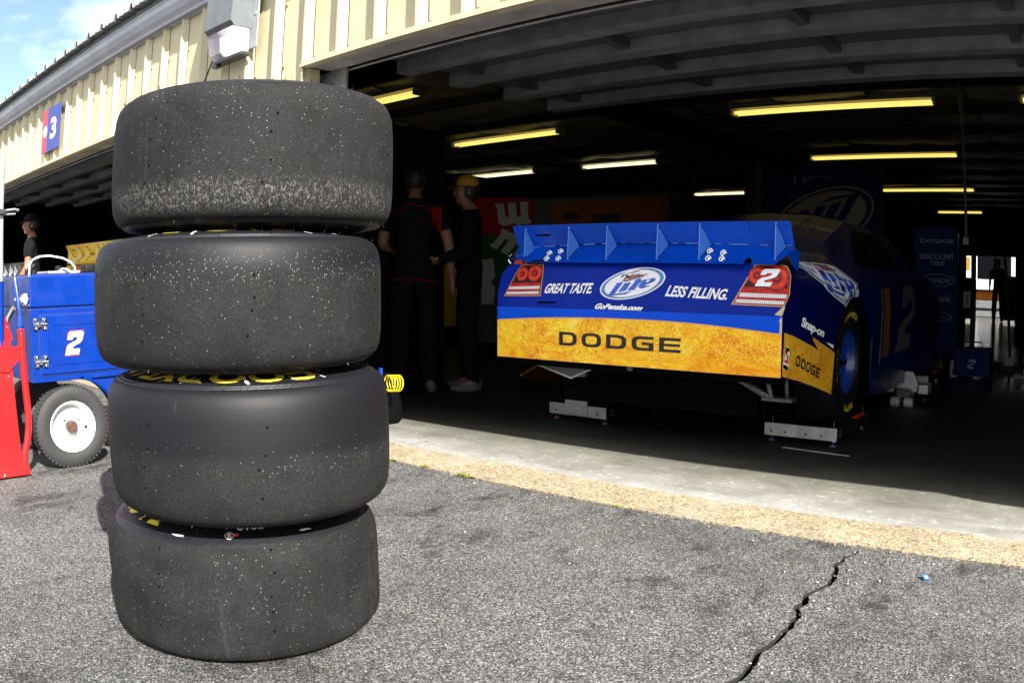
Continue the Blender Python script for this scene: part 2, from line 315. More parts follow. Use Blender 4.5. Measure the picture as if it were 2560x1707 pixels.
def m_red():
    t = NT('chipped_red', .35, .5); t.b.inputs['Coat Weight'].default_value = .5
    ch = t.math('MULTIPLY', t.ramp(t.noise(34, 5, .72), [(.66, 0.), (.68, 1.)]), t.ramp(t.noise(5, 3, .5), [(.50, 0.), (.56, 1.)]))
    t.col(t.mix(ch, t.ramp(t.noise(4, 4, .5), [(.3, (.55, .006, .008)), (.7, (.72, .012, .014))]), (.75, .72, .70))); return t.m
M['red'] = m_red()
M['rimwhite'] = mat('rim_white', (.80, .81, .80), .35, coat=.4, nz=(12, .1)); M['tyreb'] = mat('trailer_tyre', (.022, .022, .023), .7, bump=(140, .3))
M['rust'] = mat('rusty_hub', (.07, .03, .02), .7, nz=(70, .6))
M['skin'] = mat('skin', (.22, .095, .055), .55, nz=(30, .15)); M['bag'] = mat('bag_cloth', (.0025, .0025, .003), .95, spec=.05)
M['blackcloth'] = mat('black_cloth', (.004, .004, .005), .9, spec=.15, nz=(20, .3)); M['redcloth'] = mat('orange_red_cloth', (.15, .008, .002), .9, spec=.05, nz=(20, .2))
M['gold'] = mat('yellow_cloth', (.42, .20, .01), .8, nz=(30, .15)); M['grey'] = mat('grey_shoe', (.07, .075, .085), .6, nz=(40, .3)); M['hair'] = mat('hair', (.01, .007, .005), .6)
M['carY'] = m_paint('car_yellow', (.60, .38, .008)); M['carK'] = m_paint('car_black', (.010, .011, .014))
M['fred'] = mat('panel_red', (.11, .003, .002), .7, spec=.05); M['fgreen'] = mat('panel_green', (.003, .026, .006), .7, spec=.05); M['forange'] = mat('panel_orange', (.075, .022, .001), .7, spec=.05, nz=(3, .3)); M['fwhite'] = mat('panel_grey_white', (.11, .11, .10), .5)
M['dimgold'] = mat('gold_in_shade', (.14, .06, .008), .5); M['dimwhite'] = mat('white_in_shade', (.07, .07, .075), .5)  # gold and white vinyl darkened: indoor shade put into the colour
M['cab'] = m_paint('cabinet_blue', (.002, .006, .06), coat=.0, spec=.12, rough=.6); M['ctext'] = mat('cabinet_text', (.10, .12, .19), .5)
M['hose'] = mat('hose_yellow', (.80, .58, .01), .4, coat=.3); M['weed'] = mat('weed', (.16, .17, .02), .7, nz=(30, .4)); M['teal'] = mat('bottle_cap_blue', (.015, .12, .22), .3)
def m_lens():
    t = NT('prismatic_lens', .12, .6); t.b.inputs['Transmission Weight'].default_value = .8; t.b.inputs['IOR'].default_value = 1.3
    t.b.inputs['Base Color'].default_value = (.58, .53, .57, 1)
    w = t.t.nodes.new('ShaderNodeTexWave'); w.inputs['Scale'].default_value = 30; w.bands_direction = 'X'; t.link(t.obj, w.inputs[0]); t.bump(w.outputs[1], .5, .004); return t.m
M['lens'] = m_lens(); M['bulb'] = mat('lamp_bulb', (1, .95, .97), .4, emit=(1, .90, .94), es=.6)
M['fixgrey'] = mat('fixture_grey', (.11, .12, .13), .5, nz=(12, .15)); M['fixgrey2'] = mat('fixture_plate', (.24, .25, .26), .5, nz=(9, .2)); M['cableK'] = mat('cable', (.03, .025, .02), .6)
M['signblue'] = mat('sign_blue', (.015, .035, .26), .4); M['signred'] = mat('sign_red', (.60, .02, .05), .4)
M['purple'] = mat('purple_foot', (.12, .02, .13), .5)

# ------------------------------------------------------------------ flat lettering and shapes
FONT = {}
def glyphs(s, bold=0., spacing=1., res=3):
    k = (s, bold, spacing)
    if k not in FONT:
        c = bpy.data.curves.new('t', 'FONT'); c.body = s; c.offset = bold; c.space_character = spacing; c.resolution_u = res
        o = bpy.data.objects.new('t', c); COL.objects.link(o); bpy.context.view_layer.update()
        me = bpy.data.meshes.new_from_object(o.evaluated_get(bpy.context.evaluated_depsgraph_get()))
        vs = [(v.co.x, v.co.y) for v in me.vertices]; fs = [tuple(p.vertices) for p in me.polygons]
        bpy.data.objects.remove(o); bpy.data.curves.remove(c); bpy.data.meshes.remove(me)
        x0, x1 = min(v[0] for v in vs), max(v[0] for v in vs); y0, y1 = min(v[1] for v in vs), max(v[1] for v in vs)
        FONT[k] = ([((v[0]-x0)/(x1-x0), (v[1]-y0)/(y1-y0)) for v in vs], fs)
    return FONT[k]
def poly2(pts, holes=()):
    loops = [list(pts)] + [list(h) for h in holes]
    tri = tessellate_polygon([[Vector((p[0], p[1], 0)) for p in L] for L in loops])
    return [p for L in loops for p in L], [tuple(t) for t in tri]
def ell(cx, cy, a, b, th=0, n=40, a0=0, a1=2*pi):
    return [(cx + a*cos(t)*cos(th) - b*sin(t)*sin(th), cy + a*cos(t)*sin(th) + b*sin(t)*cos(th)) for t in [a0 + (a1-a0)*i/n for i in range(n)]]
def bil(q):      # (u,v) in unit square -> quad BL,BR,TR,TL of 2D points
    def f(p):
        u, v = p; a, b, c, d = q
        return tuple((a[i]*(1-u)+b[i]*u)*(1-v) + (d[i]*(1-u)+c[i]*u)*v for i in range(2))
    return f
def sheared(q, k): return bil(q), k
TWO = [(0, 0), (.70, 0), (.77, .24), (.38, .24), (.42, .36), (.80, .50), (.90, .60), (1, .92), (.93, 1), (.30, 1), (.20, .92), (.13, .66), (.40, .66), (.43, .76), (.68, .76), (.66, .68), (.60, .60), (.20, .46), (.10, .36)]
def subdiv(vs, fs, maxlen):
    bm = bmesh.new(); V = [bm.verts.new((x, y, 0)) for x, y in vs]
    for f in fs:
        try: bm.faces.new([V[i] for i in f])
        except ValueError: pass
    bmesh.ops.triangulate(bm, faces=bm.faces[:])
    for _ in range(6):
        e = [e for e in bm.edges if e.calc_length() > maxlen]
        if not e: break
        bmesh.ops.subdivide_edges(bm, edges=e, cuts=1, use_grid_fill=False); bmesh.ops.triangulate(bm, faces=bm.faces[:])
    bm.verts.index_update(); r = ([(v.co.x, v.co.y) for v in bm.verts], [tuple(v.index for v in f.verts) for f in bm.faces]); bm.free(); return r

# ================================================================== SETTING
def build_ground():
    g = MB(); g.add([(-900, -900, -.06), (900, -900, -.06), (900, 900, -.06), (-900, 900, -.06)], [(0, 1, 2, 3)])
    struct(g.build('ground', M['land'], fix=False))
    b = MB(); b.add([(-20, -4, -.035), (7, -4, -.035), (7, 2.7, -.035), (-20, 2.7, -.035)], [(0, 1, 2, 3)]); struct(b.build('soil', M['dirt'], fix=False))
    rnd = random.Random(3)
    # ragged asphalt edge along the concrete
    def edge(x): return 2.609 + .007*noise.noise((x*9, 0, 0)) + .006*noise.noise((x*31, 3, 0)) + .003*noise.noise((x*90, 5, 0))
    xs = [-20 + i*.35 for i in range(43)] + [-4.9 + i*.018 for i in range(1, 520)]
    xs = sorted(set(round(x, 4) for x in xs if x < 4.3)) + [5.5, 7.0]
    # crack: from the joint towards the viewer (photo: (1990,1255) .. (1685,1568) on the 2352 px wide view)
    ck = [(-.62, 2.66), (-.625, 2.602), (-.628, 2.552), (-.654, 2.476), (-.658, 2.392), (-.631, 2.308), (-.625, 2.225), (-.642, 2.172), (-.657, 2.114), (-.642, 2.056), (-.650, 2.01), (-.625, 1.956), (-.623, 1.885), (-.618, 1.782), (-.626, 1.744), (-.636, 1.711), (-.622, 1.652), (-.614, 1.593), (-.622, 1.53), (-.615, 1.3), (-.63, .9), (-.62, 0), (-.63, -2), (-.62, -4)]
    P = []
    for (a, b2) in zip(ck, ck[1:]):
        n = max(1, int(abs(a[1]-b2[1])/.022)) if b2[1] > .6 else 4
        for i in range(n):
            u = i/n; x = a[0]+(b2[0]-a[0])*u; y = a[1]+(b2[1]-a[1])*u
            P.append((x, y))
    P.append(ck[-1])
    def wid(y): return .0085 + .0035*noise.noise((y*9, 1, 0)) - (.0035 if y > 2.42 else 0)
    def jit(y): return .010*noise.noise((y*21, 7, 0)) + .006*noise.noise((y*60, 7, 3))
    L = [(x + jit(y) - max(.0045, wid(y) + .003*noise.noise((y*95, 7, 0))), y) for x, y in P]; Rr = [(x + jit(y) + max(.0045, wid(y) + .003*noise.noise((y*95, 17, 0))), y) for x, y in P]
    XA, XB = -1.15, -.12
    left = [(-20, -4), (XA, -4)] + [(x, edge(x)) for x in reversed([x for x in xs if x < XA])]; left.insert(2, (XA, edge(XA)))
    right = [(XB, -4), (7, -4), (7, edge(7))] + [(x, edge(x)) for x in reversed([x for x in xs if XB < x < 7])] + [(XB, edge(XB))]
    m = MB(); m.prism(left, 'z', 0, -.045); m.prism(right, 'z', 0, -.045)
    K = [i for i in range(len(P)) if P[i][1] < 2.585]
    for side, Q in ((XA, L), (XB, Rr)):
        pts = [(Q[i][0], Q[i][1]) for i in K]; v = []
        for x, y in pts: v += [(side, y, 0), (x, y, 0), (x, y, -.045)]
        f = []
        for i in range(len(pts)-1): f += [(3*i, 3*i+1, 3*i+4, 3*i+3), (3*i+1, 3*i+2, 3*i+5, 3*i+4)]
        m.add(v, f); m.m[-len(f):] = [q % 2 for q in range(len(f))]
        x0 = pts[0][0]; y0 = pts[0][1]; ex = sorted([x for x in xs if min(side, x0) < x < max(side, x0)], reverse=side > x0)
        m.prism([(side, y0), (side, edge(side))] + [(x, edge(x)) for x in ex] + [(x0, edge(x0)), (x0, y0)], 'z', 0, -.045)
    struct(m.build('asphalt_pavement', [M['asphalt'], M['dirt']]))
    a = MB()          # the rest of the paddock, flush with the two near pieces
    a.box(-120, -20, -60, 2.6, -.05, 0); a.box(7, 120, -60, 2.6, -.05, 0); a.box(-20, 7, -60, -4, -.05, 0); a.box(-120, 120, 23, 90, -.05, -.004)
    struct(a.build('paddock_pavement', M['asphalt']))
    ap = MB(); e2 = lambda x: 2.619 + .006*noise.noise((x*22, 9, 0)) + .004*noise.noise((x*70, 2, 0))
    poly = [(x, e2(x)) for x in xs] + [(7, 2.91)] + [(x, 2.905 + .012*noise.noise((x*1.3, 8, 0)) + .006*noise.noise((x*5, 4, 0))) for x in reversed(xs)]
    ap.prism(poly, 'z', .003, -.05); struct(ap.build('concrete_pavement', M['apron']))
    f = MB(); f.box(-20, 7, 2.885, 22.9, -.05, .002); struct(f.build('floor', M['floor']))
build_ground()

YW = 2.60     # face of the building
def build_garage():
    g = empty('garage_building', (-4, YW, 0), 'long cream corrugated steel garage with open bays and a low metal roof', 'garage')
    # corrugated wall above the openings: ribs every 0.287 m
    m = MB(); p = .287; x0 = -3.475 - p*43; prof = []
    n = 43 + 30
    for k in range(n):
        x = x0 + k*p        # sun-facing flank starts here
        prof += [(x-.046, 0, 0), (x-.036, -.036, 0), (x-.022, -.036, 0), (x+.012, 0, 0), (x+.019, .002, 1), (x+.0235, .0, 0)]
    for i in range(len(prof)-1):
        a, b = prof[i], prof[i+1]
        zlo = 1.995
        if a[0] > -4.62 and a[0] < -3.5: zlo = -.0
        m.add([(a[0], YW+a[1], zlo), (b[0], YW+b[1], zlo), (b[0], YW+b[1], 2.68), (a[0], YW+a[1], 2.68)], [(0, 1, 2, 3)], 1 if b[2] else 0)
    s = m                      # screws beside the ribs
    for k in range(n):
        x = x0 + k*p + .027
        if -9 < x < .5:
            for z in (2.03, 2.40): s.lathe([(1e-4, -.008), (.006, -.008), (.008, 0)], 8, (x+.008, YW, z), 'y', 1)
    m.build('wall_sheet', [M['cream'], M['crease']], g, fix=False)
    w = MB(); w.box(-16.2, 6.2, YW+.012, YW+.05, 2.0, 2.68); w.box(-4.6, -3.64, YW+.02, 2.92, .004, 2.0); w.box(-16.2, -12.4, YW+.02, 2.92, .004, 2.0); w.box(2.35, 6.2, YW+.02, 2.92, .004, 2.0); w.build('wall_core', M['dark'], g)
    t = MB()                      # lintel trim and soffit over both bays
    for a, b in ((-3.50, 2.35), (-12.4, -4.60)):
        t.box(a-.012, b+.012, YW-.047, YW+.006, 1.984, 1.998, 0); t.box(a, b, YW-.048, YW-.042, 1.984, 2.012, 0)
        t.box(a, b, YW+.006, 2.765, 1.990, 2.0, 1); t.box(a, b, 2.765, 2.785, 1.99, 2.16, 2)
        t.tube([(a, 2.80, 1.985), (b, 2.80, 1.985)], .006, 6, 1)
    t.build('lintel_trim', [M['trim'], M['soffit'], M['dark']], g)
    j = MB()                      # post beside the bay: cream corner trim and bolted steel jamb plate
    j.box(-3.64, -3.502, YW-.003, YW+.085, .004, 1.985, 0); j.box(-3.66, -3.375, 2.765, 2.78, .004, 1.988, 1)
    for z in (1.90, 1.55, 1.1, .6, .2):
        for x in (-3.545+.03, -3.455+.03): j.lathe([(1e-4, -.006), (.011, -.006), (.014, 0)], 10, (x, 2.765, z), 'y', 1)
    j.build('jamb', [M['trim'], M['galv']], g)
    # gutter: swept along the eave
    gp = [(2.598, 2.668), (2.575, 2.655), (2.535, 2.652), (2.528, 2.672), (2.50, 2.70), (2.478, 2.745), (2.470, 2.785), (2.458, 2.79), (2.458, 2.797), (2.476, 2.795), (2.485, 2.75), (2.598, 2.75)]
    gm = MB()
    for a, b in ((-16.3, -8.262), (-8.256, -1.5), (-1.494, 6.3)): gm.prism(gp, 'x', a, b)
    gm.build('gutter', M['gutter'], g)
    cs = MB(); cs.box(-16.2, 6.2, 2.478, 2.50, 2.797, 2.858); cs.build('eave_closure', M['fixgrey'], g)
    fl = MB(); fl.box(-16.2, 6.2, 2.570, 2.600, 2.640, 2.655); fl.build('drip_flashing', M['gutter'], g)
    # roof sheet with ribs running up the slope
    r = MB(); zs = 2.862; pr = []; k = -16.4
    while k < 6.3:
        pr += [(k, 0), (k+.012, 0), (k+.040, .050), (k+.066, .050), (k+.095, 0), (k+.13, 0), (k+.137, .011), (k+.150, .011), (k+.157, 0), (k+.207, 0), (k+.214, .011), (k+.227, .011), (k+.234, 0)]; k += .285
    ya, yb, sl = 2.405, 12.5, .10
    v = []; f = []
    for (x, h) in pr: v += [(x, ya, zs+h), (x, yb, zs+h+sl*(yb-ya)), (x, ya, zs+h-.006), (x, yb, zs+h-.006+sl*(yb-ya))]
    for i in range(len(pr)-1): f += [(4*i, 4*i+4, 4*i+5, 4*i+1), (4*i+2, 4*i+3, 4*i+7, 4*i+6), (4*i, 4*i+2, 4*i+6, 4*i+4)]
    r.add(v, f)
    r.add([(-16.4, 12.5, zs+sl*(yb-ya)), (6.3, 12.5, zs+sl*(yb-ya)), (6.3, 22.6, 2.85), (-16.4, 22.6, 2.85)], [(0, 1, 2, 3)])
    r.build('roof', M['roof'], g, fix=False)
    # ceiling, side and back walls
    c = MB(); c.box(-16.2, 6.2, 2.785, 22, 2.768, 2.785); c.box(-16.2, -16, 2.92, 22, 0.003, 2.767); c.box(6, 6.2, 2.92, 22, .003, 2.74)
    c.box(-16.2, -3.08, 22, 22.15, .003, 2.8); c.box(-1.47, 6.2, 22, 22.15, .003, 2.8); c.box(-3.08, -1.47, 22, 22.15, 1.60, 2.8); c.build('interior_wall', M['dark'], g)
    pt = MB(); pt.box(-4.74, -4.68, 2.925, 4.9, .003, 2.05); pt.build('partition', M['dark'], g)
    # purlins and sagging insulation between them
    y = 5.0
    while y < 21.5:
        pu = MB(); pu.box(-15.9, 5.9, y, y+.06, 2.655, 2.766); pu.build('purlin', M['black'], g); y += 1.28
    y = 5.06
    while y < 20:
        ins = MB()
        for xs_ in range(-15, 5):
            n_ = 6; v = []; f = []
            for i in range(n_+1):
                for jx in range(5):
                    u = i/n_; q = jx/4; sag = .07*sin(pi*u)*(.75+.5*noise.noise((xs_*1.3, y, 2))) + .03*noise.noise((xs_+q*2, y+u*2, 5)) + .025*abs(cos(pi*q))*0
                    v.append((xs_+q*.985, y+.02+u*1.18, 2.762-abs(sag)-.02*sin(pi*q)))
            for i in range(n_):
                for jx in range(4): a = i*5+jx; f.append((a, a+1, a+6, a+5))
            ins.add(v, f)
        ins.build('insulation', M['insul'], g, smooth=60, fix=False); y += 1.28
    for x in (-4.1, -9.5, 2.6): bm_ = MB(); bm_.box(x-.09, x+.09, 2.95, 21.9, 2.38, 2.58); bm_.build('frame_beam', M['hole'], g)
    for x in (-4.1, 2.6):
        for y in (10.0, 16.0): bm_ = MB(); bm_.box(x-.08, x+.08, y-.08, y+.08, .003, 2.378); bm_.build('frame_column', M['black'], g)
    # opened overhead doors lying under the ceiling
    for nm, xa, xb in (('overhead_door', -3.36, 2.25), ('overhead_door', -12.2, -4.75)):
        d = MB(); d.box(xa, xb, 3.05, 4.66, 2.085, 2.10); do = d.build(nm, M['steel2'], g)
        for y in (3.12, 3.55, 4.06, 4.53):
            q = MB(); q.prism([(y, 2.010), (y+.11, 2.010), (y+.11, 2.016), (y+.012, 2.016), (y+.012, 2.083), (y, 2.083)], 'x', xa, xb); q.build('stiffener', M['steel'], do)
        x = xa + .22
        while x < xb:
            q = MB(); q.box(x, x+.06, 3.14, 4.60, 2.035, 2.084); q.build('stile', M['steel2'], do); x += .97
    # unseen panel added off frame under the lintel, shaped to throw the floor's stepped shadow
    e = MB(); pts = [(1.87, 2.0), (1.83, 1.88), (1.81, 1.75), (1.84, 1.675), (1.95, 1.615), (2.1, 1.59), (2.36, 1.58), (2.36, 2.0)]
    e.prism(pts, 'y', YW+.02, YW+.06); e.build('shadow_panel', M['trim'], g)
    return g
build_garage()

def fluorescents():
    # row depth y, left end x, right end x, tube material, label
    L = [(8.13, -3.53, -1.33, 'tube', 'longest yellow fluorescent light, above the nose of the blue race car'),
         (11.6, -3.80, -1.59, 'tube', 'yellow fluorescent light with a thin pole crossing its right end, second row at right'),
         (16.0, -4.08, -1.88, 'tube', 'yellow fluorescent light level with the big oval on the spare bonnet'),
         (11.1, -7.49, -6.13, 'tubew', 'pale fluorescent light high above the left half of the blue spoiler'),
         (11.05, -10.65, -8.45, 'tubew', 'pale fluorescent light directly above the man in the yellow cap'),
         (8.15, -7.56, -5.86, 'tube', 'yellow fluorescent light above and right of the pale one over the yellow cap'),
         (5.5, -7.8, -5.60, 'tube', 'yellow fluorescent light just right of the top tyre, highest of all'),
         (15.9, -7.87, -6.70, 'tubew', 'short pale fluorescent light just above the roof of the race car'),
         (21.0, -3.45, -2.27, 'tube', 'short yellow fluorescent light above the bright back doorway, furthest of all'),
         (8.15, -10.7, -8.50, 'tube', 'yellow fluorescent light peeping out lower beside the top tyre'),
         (8.13, -.415, 1.8, 'tube', 'yellow fluorescent light cut by the right edge of the picture')]
    for y, a, b, tm, lab in L:
        z = 2.63
        e = empty('fluorescent_light', ((a+b)/2, y, 2.74), lab, 'ceiling light', 'fluorescent lights under the garage ceiling')
        h = MB(); h.prism([(y-.10, z+.035), (y+.10, z+.035), (y+.055, z+.10), (y-.055, z+.10)], 'x', a-.04, b+.04); h.box(a-.03, a, y-.09, y+.09, z-.03, z+.034); h.box(b, b+.03, y-.09, y+.09, z-.03, z+.034); h.build('housing', M['fix'], e)
        for s in (-.045, .045):
            t = MB(); t.tube([(a+.02, y+s, z), (b-.02, y+s, z)], .019, 10); t.build('tube', M[tm], e, smooth=50)
        if y > 16: continue
        for x in (a+.4, b-.4):
            k = MB(); k.tube([(x, y, z+.10), (x, y, 2.74)], .006, 5); k.build('hanger', M['iron'], e)
fluorescents()

# ================================================================== TYRES
def tyre_profile(Rr, hw, rim=.19, flat=0.):
    """section of a wide slick, symmetric about z=0, from upper bead to lower bead"""
    up = [(rim, hw*.62), (rim+.012, hw*.82), (Rr-.146, hw*.972), (Rr-.132, hw*.995), (Rr-.118, hw), (Rr-.095, hw*.982), (Rr-.070, hw*.954), (Rr-.050, hw*.925), (Rr-.036, hw*.897), (Rr-.028, hw*.876), (Rr-.019, hw*.845), (Rr-.011, hw*.78), (Rr-.004, hw*.66), (Rr-.001, hw*.46), (Rr, hw*.2)]
    q = 1 - flat
    dn_ = list(up)
    if flat: up = [(r, hw*(1-(1-h/hw)*1.95) if Rr-.118 < r < Rr-.015 else h*.82 if r > Rr-.015 else h) for r, h in up]
    return up, [(r, -hw*(1-(1-h/hw)*q)) for r, h in reversed(dn_)]
def arc_text(txt, c, r0, r1, a_mid, span, z, flip=False, bold=.03):
    """letters bent round a sidewall; tops outward"""
    vs, fs = glyphs(txt, bold); out = []
    for u, v in vs:
        a = a_mid + span*(.5 - u); r = r0 + (r1-r0)*v
        out.append((c[0] + r*cos(a), c[1] + r*sin(a), z(r)))
    return out, fs
def build_tyre(x, y, z0, hh, Rr, lab, tread, rnd, label_arc=None, marks=None, flat=0.):
    hw = hh/2; c = (x, y, z0+hw)
    e = empty('racing_tyre', (x, y, z0), lab, 'tyre', 'used slick racing tyres in one tall stack')
    up, dn = tyre_profile(Rr, hw, flat=flat)
    prof = up + dn; m = MB(); mis = []
    for i in range(len(prof)-1):
        mis.append(1 if (prof[i][0]+prof[i+1][0])/2 > Rr-.029 else 0)
    # finer tread rows for a slightly uneven outline
    m.lathe(prof, 128, c, 'z', mis=mis)
    # grooves: thin ribs on the shoulder and little rubber hairs
    for s in ((1, -1) if not flat else (-1,)):
        for rr, hz in ((Rr-.032, .889), (Rr-.041, .909)): m.lathe([(rr-.0016, s*hw*hz-s*.001), (rr, s*(hw*hz+.0018)), (rr+.0016, s*hw*hz-s*.001)], 96, c, 'z', 0)
    for k in range(70):
        a = rnd.uniform(0, 2*pi); s = rnd.choice((1, 1, -1)); r = Rr-rnd.choice((.05, .046, .022)); h = .004 + rnd.random()*.006; zz = hw*(.938 if r < Rr-.03 else .875)
        p = Vector((x + r*cos(a), y + r*sin(a), c[2] + s*zz)); m.tube([p, p + Vector((.003*cos(a)+rnd.uniform(-.002, .002), .003*sin(a), s*h))], [.0011, .0004], 4, 0)
    # rubber pick-up standing proud of the worn tread
    for k in range(110):
        a = rnd.uniform(0, 2*pi); h = rnd.choice((rnd.uniform(-.80, -.66), rnd.uniform(-.75, .75)))*hw; q = rnd.uniform(.0009, .0021)
        r = Rr - .020*max(0, abs(h)/hw-.38)**2*6
        p = Vector((x + r*cos(a), y + r*sin(a), c[2]+h)); M0 = m.M; m.M = Matrix.Translation(p) @ Matrix.Rotation(a, 4, 'Z') @ Matrix.Rotation(rnd.uniform(0, 3), 4, 'X'); m.ball((0, 0, 0), q, 1, (.6, 1.8, .9), 4); m.M = M0
    hl = m                       # wear-indicator pin holes, two columns in view
    for a0 in rnd.sample([-.62, -.52, -.40], 1) + [.25+rnd.uniform(-.1, .1), 1.2, 2.1, 3.0, 3.9, 5.0]:
        for q in range(6):
            a = -.65 + a0 + (q-2.5)*.016 + rnd.uniform(-.02, .02); h = (-.70 + q*.28 + rnd.uniform(-.06, .06))*hw; r = Rr - .020*max(0, abs(h)/hw-.38)**2*6 + .0012
            M0 = hl.M; hl.M = Matrix.Translation((x + r*cos(a), y + r*sin(a), c[2]+h)) @ Matrix.Rotation(a, 4, 'Z') @ Matrix.Rotation(pi/2, 4, 'Y')
            hl.add([(0, 0, 0)] + [(.0026*cos(t*pi/5), .0026*sin(t*pi/5), 0) for t in range(10)], [(0, i+1, (i+1) % 10+1) for i in range(10)], 2); hl.M = M0
    m.build('carcass', [M['rubber'], tread, M['hole']], e, smooth=40, fix=False)
    # steel rim inside
    rm = MB(); rm.lathe([(.192, hw*.60), (.192, hw*.55), (.175, hw*.5), (.165, 0), (.175, -hw*.5), (.192, -hw*.55), (.192, -hw*.60)], 48, c, 'z'); rm.lathe([(1e-3, .02), (.06, .02), (.11, .04), (.165, .02)], 48, c, 'z'); rm.build('rim', M['black'], e, smooth=40, fix=False)
    def ztop(r):
        for (r0, h0), (r1, h1) in zip(up, up[1:]):
            if r0 <= r <= r1: return c[2] + h0 + (h1-h0)*(r-r0)/(r1-r0) + .0012
        return c[2] + hw + .0012
    for (txt, r0, r1, am, sp) in (label_arc or []):
        vs, fs = arc_text(txt, c, r0, r1, am, sp, ztop)
        q = MB(); q.add(vs, fs); q.build('lettering', M['yellow'], e, fix=False)
    if marks: marks(e, c, ztop, Rr)
    return e
rt = random.Random(5)
AC = atan2(-1.09, 1.75)     # azimuth from the stack towards the viewer
def chalk_line(e, c, ztop, a, r0, r1, w=.004, mt='chalk', bend=.02):
    q = MB(); v = []; n = 8
    for i in range(n+1):
        u = i/n; r = r0+(r1-r0)*u; aa = a + bend*u*u; ww = w/r*(.6+.6*noise.noise((u*5, a*9, 1))+.3)
        v += [(c[0]+r*cos(aa-ww/2), c[1]+r*sin(aa-ww/2), ztop(r)+.0004), (c[0]+r*cos(aa+ww/2), c[1]+r*sin(aa+ww/2), ztop(r)+.0004)]
    q.add(v, [(2*i, 2*i+1, 2*i+3, 2*i+2) for i in range(n)]); q.build('chalk_stroke', M[mt], e, fix=False)
def flat_on_side(e, name, mt, c, ztop, a, r, w, h, vs, fs, rot=0):
    """vs in unit square centred at .5 on the sidewall: u along the tangent, v outward"""
    q = MB(); out = []
    for u, v in vs:
        du, dv = (u-.5)*w, (v-.5)*h; du, dv = du*cos(rot)-dv*sin(rot), du*sin(rot)+dv*cos(rot)
        rr = r + dv; aa = a - du/r; out.append((c[0]+rr*cos(aa), c[1]+rr*sin(aa), ztop(rr)+.0003))
    q.add(out, fs); q.build(name, M[mt], e, fix=False)
def marks2(e, c, zt, Rr):
    chalk_line(e, c, zt, AC-.34, Rr-.09, Rr-.048, .006); chalk_line(e, c, zt, AC-.72, Rr-.085, Rr-.05, .004); chalk_line(e, c, zt, AC+.55, Rr-.08, Rr-.05, .003); chalk_line(e, c, zt, AC+.80, Rr-.08, Rr-.05, .003)
def marks3(e, c, zt, Rr):
    chalk_line(e, c, zt, AC-.02, Rr-.105, Rr-.05, .0075, bend=.03); chalk_line(e, c, zt, AC-.46, Rr-.095, Rr-.055, .004, bend=-.06); chalk_line(e, c, zt, AC-.66, Rr-.10, Rr-.055, .004, bend=-.08)
    chalk_line(e, c, zt, AC+.62, Rr-.10, Rr-.06, .003); chalk_line(e, c, zt, AC+.36, Rr-.09, Rr-.06, .002)
    for a in (AC+.50, AC+.58, AC+.74): chalk_line(e, c, zt, a, Rr-.115, Rr-.104, .014)
def marks4(e, c, zt, Rr):
    a = AC - .085; r = Rr-.056
    ring, f = poly2(ell(.5, .5, .5, .5), [ell(.5, .5, .43, .43)]); flat_on_side(e, 'chalk_ring', 'chalk', c, zt, a, r, .021, .021, ring, f)
    v, f = glyphs('60', .03); flat_on_side(e, 'lettering', 'chalk', c, zt, a, r, .013, .010, v, f, pi/2)
    blob = [(.5 + (.42+.16*noise.noise((i, 3, 1)))*cos(i*2*pi/26), .5 + (.36+.2*noise.noise((i, 8, 1)))*sin(i*2*pi/26)) for i in range(26)]
    v, f = poly2(blob); flat_on_side(e, 'crayon_mark', 'redmark', c, zt, AC-.035, r-.002, .016, .013, v, f)
    v, f = glyphs('8810', .035); flat_on_side(e, 'lettering', 'chalk', c, zt, AC+.085, Rr-.083, .062, .024, v, f)
    for a2 in (AC-.5, AC+.5): chalk_line(e, c, zt, a2, Rr-.052, Rr-.047, .03)
def tex(Rr): return Rr
build_tyre(-1.7745, 1.0878, .001, .326, .355, 'bottom tyre of the stack, standing on the asphalt, with white chalk digits', m_tread('tread_bottom', 1.25, None, 1), rt, [('EAGLE', .215, .292, AC-1.22, .95)], marks4, flat=.5)
build_tyre(-1.7202, 1.0940, .327, .332, .352, 'second tyre from the bottom, smooth upper half and large yellow letters', m_tread('tread_second', .5, (.158, .33), 2), rt, [('GOODYEAR', .205, .292, AC-.50, 2.25)], marks3)
build_tyre(-1.7427, 1.0866, .659, .3135, .357, 'third tyre from the bottom, smooth dark upper band above heavy stone specks', m_tread('tread_third', .95, (.225, .31), 3), rt, [('EAGLE', .205, .272, AC-.10, 1.15)], marks2)
build_tyre(-1.7473, 1.1309, .9725, .337, .355, 'topmost slick tyre of the stack with fuzzy torn rubber along its lower edge', m_tread('tread_top', 1.3, None, 4, graze=(.030, .085)), rt, [('GOODYEAR', .205, .268, AC+2.2, 1.3)], None)

